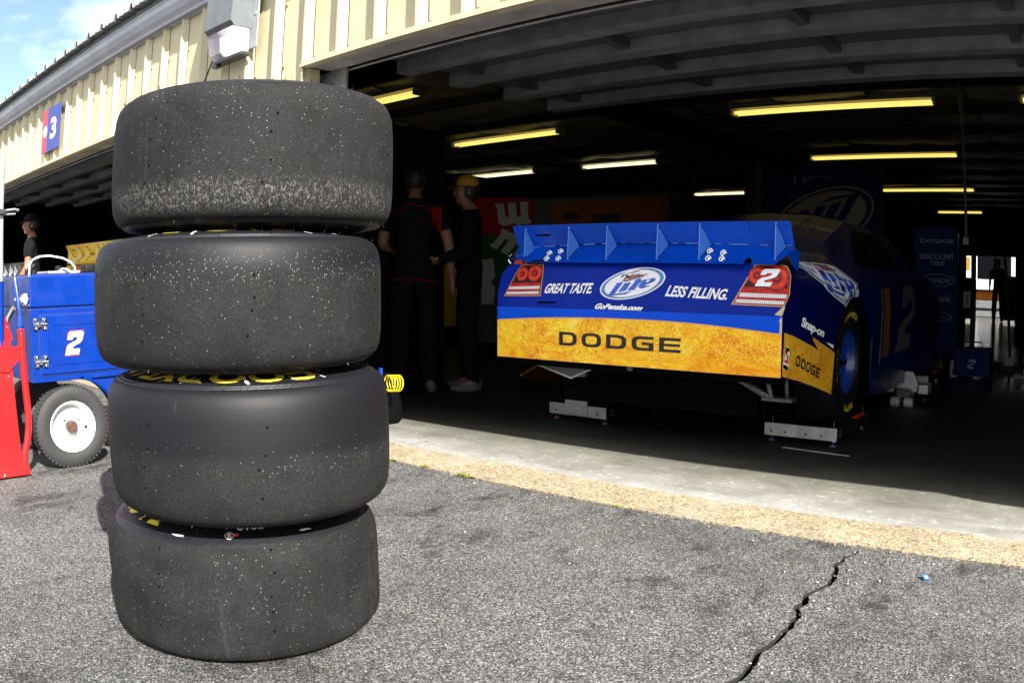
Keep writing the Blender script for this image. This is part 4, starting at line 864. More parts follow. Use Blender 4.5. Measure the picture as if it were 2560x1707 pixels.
# ================================================================== OTHER RACE CARS (left bay)
def other_cars():
    e, T, tail, bump = build_car(dict(key='yellow', at=(-7.62, 2.98, .11), label='yellow stock car in the left bay, oval and red shell badges on its tail', body=[M['carY'], M['carY']], spoiler=M['carY'], gusset=[M['carY']], weld=M['carY'], rim=M['black']))
    o = decal(T, e, 'oval_badge', 'ltext', poly2(ell(-.64, .845, .085, .055, .35)), lambda p: p, tail, .003)
    decal(T, o, 'badge_layer', 'carY', poly2(ell(-.64, .845, .075, .046, .35)), lambda p: p, tail, .0035); decal(T, o, 'badge_layer', 'ltext', poly2([(-.71, .825), (-.57, .865), (-.575, .885), (-.705, .845)]), lambda p: p, tail, .004)
    decal(T, o, 'badge_layer', 'lred', poly2([(-.65, .86), (-.63, .89), (-.61, .87)]), lambda p: p, tail, .004)
    fan = [(-.44, .755)] + [(-.38 + .095*cos(a), .85 + .085*sin(a)) for a in [R(200 - 11*i) for i in range(21)]] + [(-.33, .755)]
    sh = decal(T, e, 'shell_badge', 'lred', poly2(fan), lambda p: p, tail, .003)
    for i in range(6):
        a = R(170 - 28*i); c = (-.385, .765); q = (-.38 + .085*cos(a), .85 + .072*sin(a)); n = (-(q[1]-c[1])*.04, (q[0]-c[0])*.04)
        decal(T, sh, 'badge_layer', 'gold', poly2([c, (q[0]-n[0], q[1]-n[1]), (q[0]+n[0], q[1]+n[1])]), lambda p: p, tail, .0036)
    e2, T2, tail2, bump2 = build_car(dict(key='black', at=(-10.15, 2.95, .0), label='black stock car with white, yellow and red spoiler ribs at the far left', body=[M['carK'], M['carK']], spoiler=M['carK'], gusset=[M['white'], M['white'], M['white'], M['gold'], M['lred2'], M['lred2']], weld=M['iron'], rim=M['black']))
    decal(T2, e2, 'trim_line', 'white', poly2([(-.75, .905), (.79, .90), (.79, .908), (-.75, .913)]), lambda p: p, tail2, .003)
other_cars()

# ================================================================== SCALE PADS
def scale_pads():
    def pad(x0, x1, y0, y1, lab, tab):
        e = empty('scale_pad', ((x0+x1)/2, (y0+y1)/2, 0), lab, 'scale pad', 'wheel scale pads under the race car')
        m = MB(); m.box(x0+.01, x1-.01, y0+.012, y1, .045, .088, 0, .004); m.build('platform', M['black'], e)
        f = MB(); f.box(x0, x1, y0, y0+.010, .036, .104, 0, .002); f.build('front_plate', M['alu'], e)
        if tab: f = MB(); f.box(x0+.125, x0+.285, y0-.014, y0-.001, .045, .132, 0, .004); f.build('clip_plate', M['alu'], e)
        for x in ([x0+.04, x0+.12, x0+.24, x0+.33] if not tab else [x0+.05, x0+.35]): b = MB(); b.lathe([(1e-4, -.004), (.006, -.004), (.007, .001)], 8, (x, y0-.0005, .06), 'y'); b.build('screw', M['iron'], e)
        for x in (x0+.03, x1-.03):
            for y in (y0+.04, y1-.04):
                l = MB(); l.tube([(x, y, .011), (x, y, .06)], .005, 8); l.lathe([(.012, .022), (.014, .028), (.012, .034)], 10, (x, y, 0), 'z'); ft = l.build('foot', M['chrome'], e)
                p = MB(); p.lathe([(1e-3, .012), (.016, .010), (.021, .004), (.021, .002)], 16, (x, y, 0), 'z'); p.build('foot_disc', M['purple'], ft, smooth=40)
                if not tab: s = MB(); s.tube([(x, y, .088), (x, y, .135)], .003, 6); s.build('stud', M['iron'], e)
        v, fs = glyphs('2', .03); q = MB(); q.add([(x1+.0005, y0+.05+.035*u, .05+.04*w) for u, w in v], fs); q.build('lettering', M['fwhite'], e, fix=False)
        d = MB(); d.box(x1-.004, x1, y0+.012, y1, .04, .095, 0); d.build('side_plate', M['black'], e)
        r = MB(); r.box(x1-.05, x1-.005, y1-.20, y1-.02, .0885, .094); r.build('level_strip', M['lred2'], e)
        return e
    pad(-1.616, -1.200, 4.150, 4.83, 'bright aluminium scale pad with four bolt holes under the right rear wheel', False)
    pad(-2.985, -2.575, 4.05, 4.74, 'scale pad with a raised clip plate, under the left rear wheel', True)
    pad(-1.616, -1.200, 6.92, 7.56, 'dark scale pad beside the floor jack, under the right front wheel', False)
    pad(-2.985, -2.575, 6.92, 7.56, 'dark scale pad far under the car at the left front wheel', False)
    m = MB(); m.prism([(-1.46, 4.02), (-1.08, 3.985), (-1.075, 3.995), (-1.455, 4.03)], 'z', .0025, .006); at(m.build('metal_strip', M['alu']), 'thin metal strip on the floor in front of the right scale pad', 'metal strip')
scale_pads()

# ================================================================== PIT CART, RED FRAME, POLE
def pit_cart():
    X = -3.75
    e = empty('pit_cart', (X-.3, 1.7, 0), 'bright blue pit cart with white wheel and number 2 door left of the tyres', 'cart')
    b = MB(); b.box(X-.62, X, 1.168, 2.35, .415, .752, 0, .004); body = b.build('body', M['cartblue'], e)
    l = MB(); l.box(X-.62, X+.006, 1.166, 2.35, .760, .905, 0, .006); l.build('upper_box', M['cartblue'], e)
    s = MB(); s.box(X-.61, X-.004, 1.175, 2.34, .751, .761); s.box(X-.60, X-.02, 1.18, 2.33, .9045, .912); s.build('seam', M['cartline'], e)
    tp = MB(); tp.box(X-.50, X-.10, 1.30, 1.60, .912, .925, 0, .004); tp.build('top_tray', M['alu'], e)
    # door with pressed panel
    d = MB(); d.box(X-.004, X+.010, 1.214, 2.05, .452, .722, 0, .003); dr = d.build('door', M['cartblue'], e)
    g = MB(); g.box(X-.003, X+.003, 1.207, 2.057, .445, .729); g.build('door_gap', M['cartline'], dr)
    def rr(y0, y1, z0, z1, r, n=6):
        P = []
        for cy, cz, a0 in ((y1-r, z1-r, 0), (y0+r, z1-r, 90), (y0+r, z0+r, 180), (y1-r, z0+r, 270)):
            for i in range(n+1): a = R(a0+90*i/n); P.append((cy+r*cos(a), cz+r*sin(a)))
        return P
    ep = MB(); P = rr(1.258, 1.98, .494, .676, .03); ep.tube([(X+.010, y, z) for y, z in P], .0032, 6, closed=True); ep.build('pressed_bead', M['cartblue'], dr, smooth=60)
    for z in (.683, .512):
        h = MB(); h.box(X+.010, X+.016, 1.226, 1.250, z-.028, z+.028, 0, .002); h.box(X+.001, X+.008, 1.182, 1.206, z-.028, z+.028, 0, .002); h.tube([(X+.014, 1.186, z), (X+.018, 1.248, z)], .0065, 8); h.tube([(X+.016, 1.210, z-.012), (X+.016, 1.210, z+.012)], .009, 10)
        for dz in (-.020, .020): h.ball((X+.017, 1.238, z+dz), .0065, 0, (.7, 1, 1), 6); h.ball((X+.009, 1.194, z+dz), .0065, 0, (.7, 1, 1), 6)
        h.build('hinge', M['chrome'], dr, smooth=35)
    for lay, (k, mt) in enumerate(((1.10, 'lred2'), (1.0, 'white'))):
        vs, fs = poly2(TWO); m = MB(); m.add([(X+.0115+.0006*lay, 1.392+(p[0]-.5)*.098*k, .588+(p[1]-.5)*.105*k) for p in vs], fs); m.build('race_number', M[mt], dr, fix=False)
    # fender: skirt plate with a rolled arch
    cy, cz, r = 1.362, .195, .235
    arc = [(cy + r*cos(a), cz + r*sin(a)) for a in [R(75 - 75*i/16) for i in range(17)]]
    f = MB(); f.prism([(1.40, .416), (1.75, .416), (1.75, .195)] + list(reversed([a for a in arc])), 'x', X-.025, X-.015); f.build('fender', M['cartblue'], e)
    f = MB(); ro = [(X+.0, y, z) for y, z in arc]; f.add([(x, y, z) for y, z in arc for x in (X-.03, X+.035)] + [(x, cy+(y-cy)*1.03, cz+(z-cz)*1.03) for y, z in arc for x in (X-.03, X+.035)], [(2*i, 2*i+1, 2*i+3, 2*i+2) for i in range(16)] + [(34+2*i, 34+2*i+2, 34+2*i+3, 34+2*i+1) for i in range(16)] + [(2*i+1, 34+2*i+1, 34+2*i+3, 2*i+3) for i in range(16)])
    f.tube([(X+.037, cy+(y-cy)*1.015, cz+(z-cz)*1.015) for y, z in arc], .008, 8); f.build('fender_lip', M['cartblue'], e, smooth=40, fix=False)
    # wheel
    w = MB(); c = (X-.045, 1.362, .195)
    w.lathe([(.115, -.045), (.150, -.052), (.178, -.05), (.189, -.042), (.194, -.02), (.1945, 0), (.194, .02), (.189, .042), (.178, .05), (.150, .052), (.124, .046), (.115, .040)], 72, c, 'x')
    for i in range(56):          # shoulder lugs
        a = 2*pi*i/56
        for s_ in (-1, 1):
            M0 = w.M; w.M = Matrix.Translation(c) @ Matrix.Rotation(a, 4, 'X'); w.box(s_*.030-.013, s_*.030+.013, -.0055, .0055, .184, .1965); w.M = M0
    wl_ = w.build('wheel', M['tyreb'], e, smooth=35)
    rm = MB(); rm.lathe([(.119, .045), (.122, .050), (.119, .054), (.112, .048), (.106, .018), (.096, .008), (.070, .012), (.052, .016), (.030, .016), (1e-3, .016)], 48, c, 'x'); rm.build('rim', M['rimwhite'], wl_, smooth=40, fix=False)
    hb = MB(); hb.lathe([(.030, .016), (.029, .045), (.024, .050), (1e-3, .050)], 20, c, 'x'); hb.build('hub_cap', M['rust'], wl_, smooth=40)
    for a in (R(45), R(130), R(235), R(300)):
        n = MB(); n.lathe([(.013, .016), (.0115, .022), (.0085, .030), (.0085, .036), (1e-3, .037)], 6, (c[0], c[1]+.056*cos(a), c[2]+.056*sin(a)), 'x'); n.build('lug_nut', M['alu'], wl_)
    hl = MB(); hl.lathe([(1e-3, .0135), (.009, .0135)], 12, (c[0], c[1]+.083*cos(R(-8)), c[2]+.083*sin(R(-8))), 'x'); hl.build('valve_hole', M['hole'], wl_, fix=False)
    w2 = MB(); w2.lathe([(.05, -.05), (.178, -.05), (.194, -.02), (.194, .02), (.178, .05), (.05, .05)], 40, (X-.58, 1.362, .195), 'x'); w2.tube([(X-.58, 1.362, .195), (X-.09, 1.362, .195)], .02, 8); w2.build('far_wheel', M['tyreb'], e, smooth=40)
    # handle loop, caps and latch on top
    h = MB(); h.tube([(X-.05, 1.182, .905), (X-.05, 1.184, .955), (X-.05, 1.20, .978), (X-.05, 1.235, .992), (X-.05, 1.29, .995), (X-.05, 1.36, .983), (X-.05, 1.40, .965), (X-.05, 1.425, .94), (X-.05, 1.427, .905)], .0045, 8); h.tube([(X-.16, 1.20, .905), (X-.15, 1.20, .955), (X-.10, 1.215, .978), (X-.05, 1.24, .990)], .004, 8); h.tube([(X-.14, 1.36, .912), (X-.1, 1.375, .935), (X-.08, 1.40, .93), (X-.07, 1.42, .912)], .004, 6); h.build('handle_loop', M['rimwhite'], e, smooth=60)
    k = MB(); k.lathe([(.02, 0), (.021, .045), (.016, .052), (1e-3, .052)], 16, (X-.12, 1.225, .91), 'z'); k.lathe([(.012, 0), (.012, .03), (1e-3, .032)], 12, (X-.16, 1.205, .91), 'z'); k.lathe([(.018, 0), (.018, .04), (1e-3, .042)], 12, (X-.2, 1.39, .91), 'z'); k.box(X-.10, X-.02, 1.47, 1.53, .912, .950, 0, .004); k.build('filler_cap', M['black'], e, smooth=40)
    v = MB(); v.lathe([(.016, -.012), (.02, 0), (.016, .012), (1e-3, .013)], 12, (X-.03, 1.145, .80), 'y'); v.tube([(X-.03, 1.166, .80), (X-.03, 1.10, .80)], .006, 8); v.box(X-.05, X-.01, 1.145, 1.16, .775, .825, 0, .006); v.build('valve_knob', M['rimwhite'], e, smooth=40)
    v = MB(); v.ball((X-.012, 1.15, .775), .012, 0, (1, 1, 1), 8); v.tube([(X-.012, 1.168, .77), (X-.012, 1.14, .775)], .006, 8); v.build('latch', M['chrome'], e, smooth=50)
pit_cart()
def red_frame():
    X = -3.72
    e = empty('hydraulic_pump', (X, 1.05, 0), 'chipped red steel frame with a bent tube and blue fitting at the left edge', 'pump')
    m = MB(); m.prism([(.90, .015), (1.075, .015), (1.062, .40), (1.055, .62), (.90, .62)], 'x', X-.10, X-.005); m.build('side_plate', M['red'], e)
    m = MB(); m.prism([(.90, .60), (1.030, .60), (1.070, .625), (1.05, .70), (.985, .80), (.90, .84)], 'x', X-.13, X-.02); m.build('top_cover', M['red'], e)
    g = MB(); g.prism([(.985, .592), (1.105, .592), (1.105, .545), (1.035, .48), (.995, .485)], 'x', X-.004, X+.006); g.build('gusset_plate', M['red'], e)
    P = [(X+.0, 1.108, .668), (X, 1.112, .55), (X, 1.118, .42), (X, 1.124, .30), (X, 1.120, .22), (X, 1.108, .16), (X, 1.090, .11), (X, 1.083, .04)]
    t = MB(); t.tube(P, .017, 14); t.build('bent_tube', M['red'], e, smooth=60)
    b = MB(); b.prism([(.90, .012), (1.105, .012), (1.10, .05), (.90, .05)], 'x', X-.06, X+.02); b.build('foot', M['red'], e)
    f = MB(); f.lathe([(.015, 0), (.015, .01), (.020, .012), (.020, .034), (.016, .036), (.016, .05), (.011, .055), (.011, .09)], 6, (X, 1.108, .668), 'z'); f.build('hose_fitting', M['rimblue'], e)
    h = MB(); h.tube([(X-.02, 1.108, .755), (X-.03, 1.105, .82), (X-.06, 1.10, .9)], .011, 8); h.tube([(X-.05, 1.04, .66), (X-.06, 1.06, .72), (X-.09, 1.10, .765)], .008, 8, 1); h.tube([(X-.06, 1.03, .66), (X-.08, 1.07, .71), (X-.12, 1.12, .76)], .007, 8, 1); h.build('hose', [M['rimblue'], M['fwhite']], e, smooth=60)
    k = MB(); k.lathe([(1e-3, .003), (.016, .003), (.018, 0)], 18, (X-.02, 1.012, .715), 'x'); k.build('round_sticker', M['white'], e)
    p = empty('canopy_pole', (-3.72, .995, 0), 'thin upright grey pole with blue lower half and black clamp at the left edge', 'pole')
    a = MB(); a.tube([(-3.72, 1.012, .88), (-3.72, 1.008, 1.45)], .014, 12); a.build('upper_tube', M['galv'], p, smooth=60)
    a = MB(); a.tube([(-3.74, 1.012, .60), (-3.72, 1.012, .885)], .017, 12); a.build('lower_tube', M['cartblue'], p, smooth=60)
    a = MB(); a.box(-3.745, -3.70, .985, 1.035, 1.175, 1.20, 0, .004); a.tube([(-3.715, 1.03, 1.195), (-3.705, 1.075, 1.20), (-3.70, 1.095, 1.195)], .008, 8); a.tube([(-3.715, 1.03, 1.178), (-3.705, 1.08, 1.180)], .006, 8); a.lathe([(1e-3, -.01), (.012, -.01), (.012, .01), (1e-3, .01)], 10, (-3.69, 1.0, 1.19), 'x'); a.build('clamp', M['iron'], p, smooth=40)
red_frame()

# ================================================================== SIGN, WALL LAMP, CABLE
def wall_things():
    e = empty('number_sign', (-7.60, 2.55, 2.1), 'blue and red metal sign with white number 3 on the cream wall', 'sign')
    y = 2.548
    b = MB(); b.box(-7.868, -7.340, y, y+.006, 2.105, 2.528, 0, .0025); pn = b.build('panel', M['signblue'], e)
    r = MB(); r.add([(-7.866, y-.0006, 2.108), (-7.716, y-.0006, 2.108), (-7.716, y-.0006, 2.525), (-7.866, y-.0006, 2.525)], [(0, 1, 2, 3)]); r.build('red_stripe', M['signred'], pn, fix=False)
    v, f = glyphs('3', .035); m = MB(); m.add([(-7.615+.175*u, y-.001, 2.215+.205*w) for u, w in v], f); m.build('numeral', M['white'], pn, fix=False)
    v, f = poly2(ell(-7.776, 2.315, .062, .055)); m = MB(); m.add([(p[0], y-.0012, p[1]) for p in v], f); cc = m.build('round_emblem', M['white'], pn, fix=False)
    for q in range(4): m = MB(); z = 2.282+q*.02; m.box(-7.776-.05+abs(q-1.5)*.01, -7.776+.05-abs(q-1.5)*.01, y-.0018, y-.0014, z, z+.007); m.build('emblem_bar', M['signred'], pn)
    for z in (2.118, 2.512): m = MB(); m.lathe([(1e-4, -.003), (.007, -.003), (.008, 0)], 8, (-7.63, y, z), 'y'); m.build('screw', M['iron'], pn)
    k = MB(); k.box(-7.84, -7.37, y+.006, 2.566, 2.2, 2.24); k.box(-7.84, -7.37, y+.006, 2.566, 2.4, 2.44); k.build('rail', M['dark'], e)
    l = empty('wall_lamp', (-4.17, 2.57, 2.4), 'grey wall pack lamp with a clear ribbed lens glowing on the cream wall', 'lamp')
    p = MB(); p.box(-4.365, -3.958, 2.556, 2.566, 2.205, 2.78, 0, .003); p.lathe([(1e-4, -.004), (.011, -.004), (.013, 0)], 12, (-3.985, 2.556, 2.42), 'y'); p.build('back_plate', M['fixgrey2'], l)
    h = MB(); xl, xr = -4.335, -4.025
    h.prism([(2.555, 2.335), (2.440, 2.335), (2.408, 2.365), (2.42, 2.62), (2.45, 2.78), (2.555, 2.78)], 'x', xl, xr); hs = h.build('housing', M['fixgrey'], l)
    ln = MB(); ln.prism([(2.550, 2.333), (2.428, 2.334), (2.455, 2.205), (2.50, 2.178), (2.550, 2.185)], 'x', xl+.008, xr-.004); ln.build('lens', M['lens'], l)
    bu = MB(); bu.box(xl+.10, xr-.03, 2.495, 2.545, 2.215, 2.325, 0, .015); bu.build('bulb', M['bulb'], l)
    fr = MB(); fr.box(xl, xr+.02, 2.485, 2.556, 2.160, 2.180, 0, .003); fr.box(xl, xl+.05, 2.48, 2.52, 2.14, 2.16); fr.build('lens_frame', M['iron'], l)
    c = MB(); c.tube([(-4.40, 2.553, 2.30), (-4.52, 2.552, 2.14), (-4.60, 2.553, 2.03), (-4.66, 2.56, 1.95)], .006, 6); at(c.build('cable', M['cableK'], smooth=60), 'thin dark cable slanting down the cream wall left of the lamp', 'cable')
wall_things()

# ================================================================== PEOPLE
def skin_mesh(nodes, edges, mats, extra=None, voxel=.011, sub=1):
    me = bpy.data.meshes.new('tmp'); names = list(nodes); me.from_pydata([nodes[k][0] for k in names], [(names.index(a), names.index(b)) for a, b in edges], []); me.update()
    o = bpy.data.objects.new('tmp', me); COL.objects.link(o)
    md = o.modifiers.new('s', 'SKIN'); md.use_smooth_shade = True; md.branch_smoothing = .6
    for i, k in enumerate(names):
        r = nodes[k][1]; me.skin_vertices[0].data[i].radius = r if isinstance(r, tuple) else (r, r)
    me.skin_vertices[0].data[0].use_root = True
    s = o.modifiers.new('b', 'SUBSURF'); s.levels = sub; s.render_levels = sub
    bpy.context.view_layer.update(); dg = bpy.context.evaluated_depsgraph_get(); m2 = bpy.data.meshes.new_from_object(o.evaluated_get(dg))
    bm = bmesh.new(); bm.from_mesh(m2)
    if extra: extra(bm)
    bm.to_mesh(m2); bm.free(); bpy.data.objects.remove(o); bpy.data.meshes.remove(me)
    if voxel:
        o = bpy.data.objects.new('tmp', m2); COL.objects.link(o); r = o.modifiers.new('r', 'REMESH'); r.mode = 'VOXEL'; r.voxel_size = voxel; r.use_smooth_shade = True
        q = o.modifiers.new('m', 'SMOOTH'); q.factor = .5; q.iterations = 3
        bpy.context.view_layer.update(); dg = bpy.context.evaluated_depsgraph_get(); m3 = bpy.data.meshes.new_from_object(o.evaluated_get(dg)); bpy.data.objects.remove(o); bpy.data.meshes.remove(m2); m2 = m3
    m2.materials.clear(); m2.materials.append(mats)
    m2.polygons.foreach_set('use_smooth', [True]*len(m2.polygons)); m2.polygons.foreach_set('material_index', [0]*len(m2.polygons))
    return m2
def bm_ball(bm, c, sc, seg=16, rot=None):
    r = bmesh.ops.create_uvsphere(bm, u_segments=seg, v_segments=seg//2+2, radius=1)
    Mx = Matrix.Translation(c) @ (rot or Matrix.Identity(4)) @ Matrix.Diagonal((*sc, 1)); bmesh.ops.transform(bm, matrix=Mx, verts=r['verts'])
def person(loc, face, H, lab, shirt, trouser, arms, cap=None, head_turn=0, shoe='grey', stripe=None, side_panel=None, sleeves=.5, stance=0., wide=False):
    """local axes: +y is where the body faces, x to its right; H standing height"""
    e = empty('person', loc, lab, 'person'); e.rotation_euler = (0, 0, face); k = H/1.75
    def P(x, y, z): return Vector((x*k, y*k, z*k))
    N = {}; E = []
    def chain(ns):
        for a, b in zip(ns, ns[1:]): E.append((a, b))
    def put(n, x, y, z, r): N[n] = (P(x, y, z), tuple(q*k for q in r) if isinstance(r, tuple) else r*k)
    put('pel', 0, 0, .94, (.145, .10)); put('waist', 0, -.01, 1.08, (.135, .10)); put('chest', 0, -.01, 1.28, (.165, .115)); put('neck', 0, -.015, 1.48, .066); put('skull', 0, .0, 1.58, .06)
    chain(['pel', 'waist', 'chest', 'neck', 'skull'])
    for s, sg in (('l', -1), ('r', 1)):
        put('hip'+s, sg*.095, 0, .88, .088); put('knee'+s, sg*.11, .02+stance*sg, .48, .062); put('calf'+s, sg*.115, -.01+stance*sg, .34, .056); put('ank'+s, sg*.12, -.03+stance*sg*1.3, .09, .04); put('toe'+s, sg*.14, .13+stance*sg*1.3, .035, .035)
        chain(['pel', 'hip'+s, 'knee'+s, 'calf'+s, 'ank'+s, 'toe'+s])
        el, wr = arms[s]
        put('sh'+s, sg*.185, -.01, 1.42, .062); put('el'+s, *el, .046); put('fa'+s, *[el[i]*.55+wr[i]*.45 for i in range(3)], .043); put('wr'+s, *wr, .028)
        chain(['chest', 'sh'+s, 'el'+s, 'fa'+s, 'wr'+s])
        d = (Vector(wr)-Vector(el)).normalized(); side = Vector((0, 1, 0)) - d*d.y; side.normalize(); nrm = d.cross(side)
        pm = Vector(wr) + d*.06; put('pm'+s, *pm, (.042, .02)); chain(['wr'+s, 'pm'+s])
        for q, (off, ln) in enumerate(((-.030, .058), (-.010, .068), (.011, .066), (.030, .052))):
            a = pm + side*off*.9 + d*.028; b = a + d*ln*.55 + nrm*.004*(1 if sg > 0 else -1); c = b + d*ln*.45 - nrm*.018*sg
            put('f%d%s' % (q, s), *a, .0105); put('g%d%s' % (q, s), *b, .0095); put('h%d%s' % (q, s), *c, .0085); chain(['pm'+s, 'f%d%s' % (q, s), 'g%d%s' % (q, s), 'h%d%s' % (q, s)])
        a = Vector(wr) + d*.030 + side*.034; b = a + side*.020 + d*.030; c = b + d*.03 - side*.004
        put('t0'+s, *a, .013); put('t1'+s, *b, .0115); put('t2'+s, *c, .010); chain(['wr'+s, 't0'+s, 't1'+s, 't2'+s])
    ht = Matrix.Rotation(head_turn, 4, 'Z'); hc = P(0, .015, 1.645)
    def head(bm):
        def B(x, y, z, sx, sy, sz): bm_ball(bm, hc + (ht.to_3x3() @ Vector((x, y, z)))*k, (sx*k*1.06, sy*k*1.04, sz*k*1.04), 16, ht)
        B(0, -.005, .02, .074, .094, .095); B(0, .020, -.045, .064, .070, .078); B(0, .062, -.092, .028, .026, .022)
        B(0, .098, -.022, .013, .022, .022); B(0, .088, .002, .010, .016, .03); B(0, .083, -.060, .026, .014, .009); B(0, .084, .028, .05, .014, .011)
        for s in (-1, 1): B(s*.076, -.012, -.012, .010, .020, .033); B(s*.038, .066, -.028, .026, .026, .022); B(s*.030, .083, .008, .013, .010, .008)
    body = skin_mesh(N, E, M['skin'], head, voxel=.0095*k)
    bo = bpy.data.objects.new('body', body); COL.objects.link(bo); bo.parent = e
    # eyes
    for s in (-1, 1):
        m = MB(); p = hc + (ht.to_3x3() @ Vector((s*.030, .0885, .006)))*k; m.ball(p, .0085*k, 0, (1.2, .6, .7), 8); ob = m.build('eye', M['ltext'], None, smooth=60); ob.parent = e
    # clothes: the body surface itself, pushed out and cut at cuffs, hem and collar by the nearest bone
    bones = []
    for p, q in E:
        n = p if p not in ('chest', 'pel') else q
        tag_ = 'head' if q == 'skull' else 'neck' if q == 'neck' else 'torso' if q in ('waist', 'chest') else 'sh' if q[:2] == 'sh' else 'ua' if q[:2] == 'el' else 'fa' if q[:2] == 'fa' else 'fa2' if q[:2] == 'wr' else 'hand' if (p[0] in 'fght' and p[1].isdigit()) or p[:2] in ('wr', 'pm') else 'leg' if q[:3] in ('hip', 'kne', 'cal', 'ank') else 'foot' if q[:3] == 'toe' else 'hand'
        bones.append((tag_, N[p][0], N[q][0]))
    def near(c):
        best = (9, None, 0)
        for tg, p, q in bones:
            d = q-p; t = max(0, min(1, (c-p).dot(d)/max(1e-9, d.length_squared))); r = (c-(p+d*t)).length
            if r < best[0]: best = (r, tg, t)
        return best
    info = [near(p.center) for p in body.polygons]
    def garment(name, mt, keep, push, seed):
        bm = bmesh.new(); bm.from_mesh(body); bm.faces.ensure_lookup_table(); bm.normal_update()
        dead = [f for f in bm.faces if not keep(info[f.index], f.calc_center_median()/k)]
        bmesh.ops.delete(bm, geom=dead, context='FACES')
        for v in bm.verts:
            z = v.co.z/k; w = noise.noise((v.co.x*9+seed, v.co.y*9, v.co.z*5))*.006 + noise.noise((v.co.x*22+seed, v.co.y*22, v.co.z*30))*.0035
            v.co += v.normal*(push(z) + w)*k
        for f in bm.faces: f.smooth = True
        me = bpy.data.meshes.new(name); bm.to_mesh(me); bm.free(); me.materials.clear(); me.materials.append(M[mt])
        o = bpy.data.objects.new(name, me); COL.objects.link(o); o.parent = e; return me
    cuff = sleeves*1.25
    def in_shirt(i, c):
        if i[1] in ('torso', 'sh'): return c.z > .845 or i[1] == 'sh'
        if i[1] == 'neck': return c.z < 1.515
        if i[1] == 'leg': return c.z > .86
        return (i[1] == 'ua' and i[2] < cuff) or (sleeves > 1 and i[1] in ('fa', 'fa2'))
    def in_trousers(i, c): return (i[1] in ('leg', 'torso') and .075 < c.z < .93)
    sm = garment('shirt', shirt, in_shirt, lambda z: .016 + .012*max(0, min(1, (1.1-z)/.25)), loc[0])
    if side_panel:
        sm.materials.append(M[side_panel])
        for p in sm.polygons:
            c = p.center/k
            if (wide and abs(c.x) > .175 and 1.12 < c.z < 1.44) or (not wide and c.x > 0 and .135 < abs(c.x) < .205 and 1.18 < c.z < 1.43 and c.y < .06): p.material_index = 1
    garment('trousers', trouser, in_trousers, lambda z: .012 + .014*max(0, min(1, (.8-z)/.5)), loc[1])
    if stripe:                   # coloured piping laid on the shirt hem and across the shoulders
        bv = BVHTree.FromPolygons([v.co for v in sm.vertices], [p.vertices for p in sm.polygons])
        for nm, pts in (('hem_piping', [(.30*cos(a), .26*sin(a), .875+.02*sin(a*2+1)) for a in [2*pi*i/40 for i in range(40)]]), ('yoke_piping', [(x, -.3, 1.475-.5*abs(x)**1.8) for x in [-.17+.34*i/16 for i in range(17)]])):
            L = []
            for q in pts:
                h = bv.find_nearest(Vector(q)*k); L.append(h[0] + h[1]*.002 if h[1].dot(Vector(q)*k - h[0]) > 0 else h[0] - h[1]*.002)
            m = MB(); m.tube(L, .0045, 6, closed=nm[0] == 'h'); ob = m.build(nm, M[stripe]); ob.parent = e
    for s, sg in (('l', -1), ('r', 1)):
        def shp(bm, s=s, sg=sg):
            a = N['ank'+s][0]; bm_ball(bm, a + P(sg*.006, .065, -.045), (.050*k, .135*k, .042*k)); bm_ball(bm, a + P(0, -.01, -.01), (.045*k, .06*k, .06*k))
        bm = bmesh.new(); shp(bm)
        for v in bm.verts: v.co.z = max(v.co.z, .004)
        me = bpy.data.meshes.new('shoe'); bm.to_mesh(me); bm.free(); me.materials.append(M[shoe]); me.polygons.foreach_set('use_smooth', [True]*len(me.polygons)); o = bpy.data.objects.new('shoe', me); COL.objects.link(o); o.parent = e
    if cap:
        m = MB(Matrix.Translation(hc) @ ht); m.lathe([(.094*k, .035*k), (.098*k, .065*k), (.090*k, .095*k), (.065*k, .120*k), (.03*k, .132*k), (1e-3, .134*k)], 28, (0, -.004*k, 0), 'z')
        vis = []
        for i in range(13):
            a = pi*(.12 + .76*i/12); vis += [(.090*k*cos(a), (.088*sin(a)-.006)*k, .043*k), (.083*k*cos(a), (.088+.075*sin(a)**.8)*k, (.030)*k)]
        m.add(vis, [(2*i, 2*i+1, 2*i+3, 2*i+2) for i in range(12)]); m.add([(x, y, z-.006*k) for x, y, z in vis], [(2*i, 2*i+2, 2*i+3, 2*i+1) for i in range(12)])
        ob = m.build('cap', M[cap[0]], None, smooth=50, fix=False); ob.parent = e
        if cap[1]:
            v, f = cap[1]; q = MB(Matrix.Translation(hc) @ ht)
            for u, w in v: pass
            q.add([((u-.5)*.05*k, (.0985*k*cos((u-.5)*.5)+.001), (.062+w*.035)*k) for u, w in v], f); ob = q.build('cap_badge', M['white'], None, fix=False); ob.parent = e
    hair = MB(Matrix.Translation(hc) @ ht); hair.ball((0, -.014*k, .004*k), 1, 0, (.086*k, .104*k, .104*k), 14)
    def trim():
        keep = [i for i, v in enumerate(hair.v)]
    ob = hair.build('hair', M['hair'], None, smooth=60); ob.parent = e
    bm = bmesh.new(); bm.from_mesh(ob.data); lw = (Matrix.Translation(hc) @ ht).inverted()
    bmesh.ops.delete(bm, geom=[v for v in bm.verts if (lw @ v.co).y > .045*k or (lw @ v.co).z < -.085*k], context='VERTS'); bm.to_mesh(ob.data); bm.free()
    return e
DOWN = {'l': ((-.245, -.02, 1.15), (-.26, .04, .90)), 'r': ((.245, -.02, 1.15), (.26, .04, .90))}
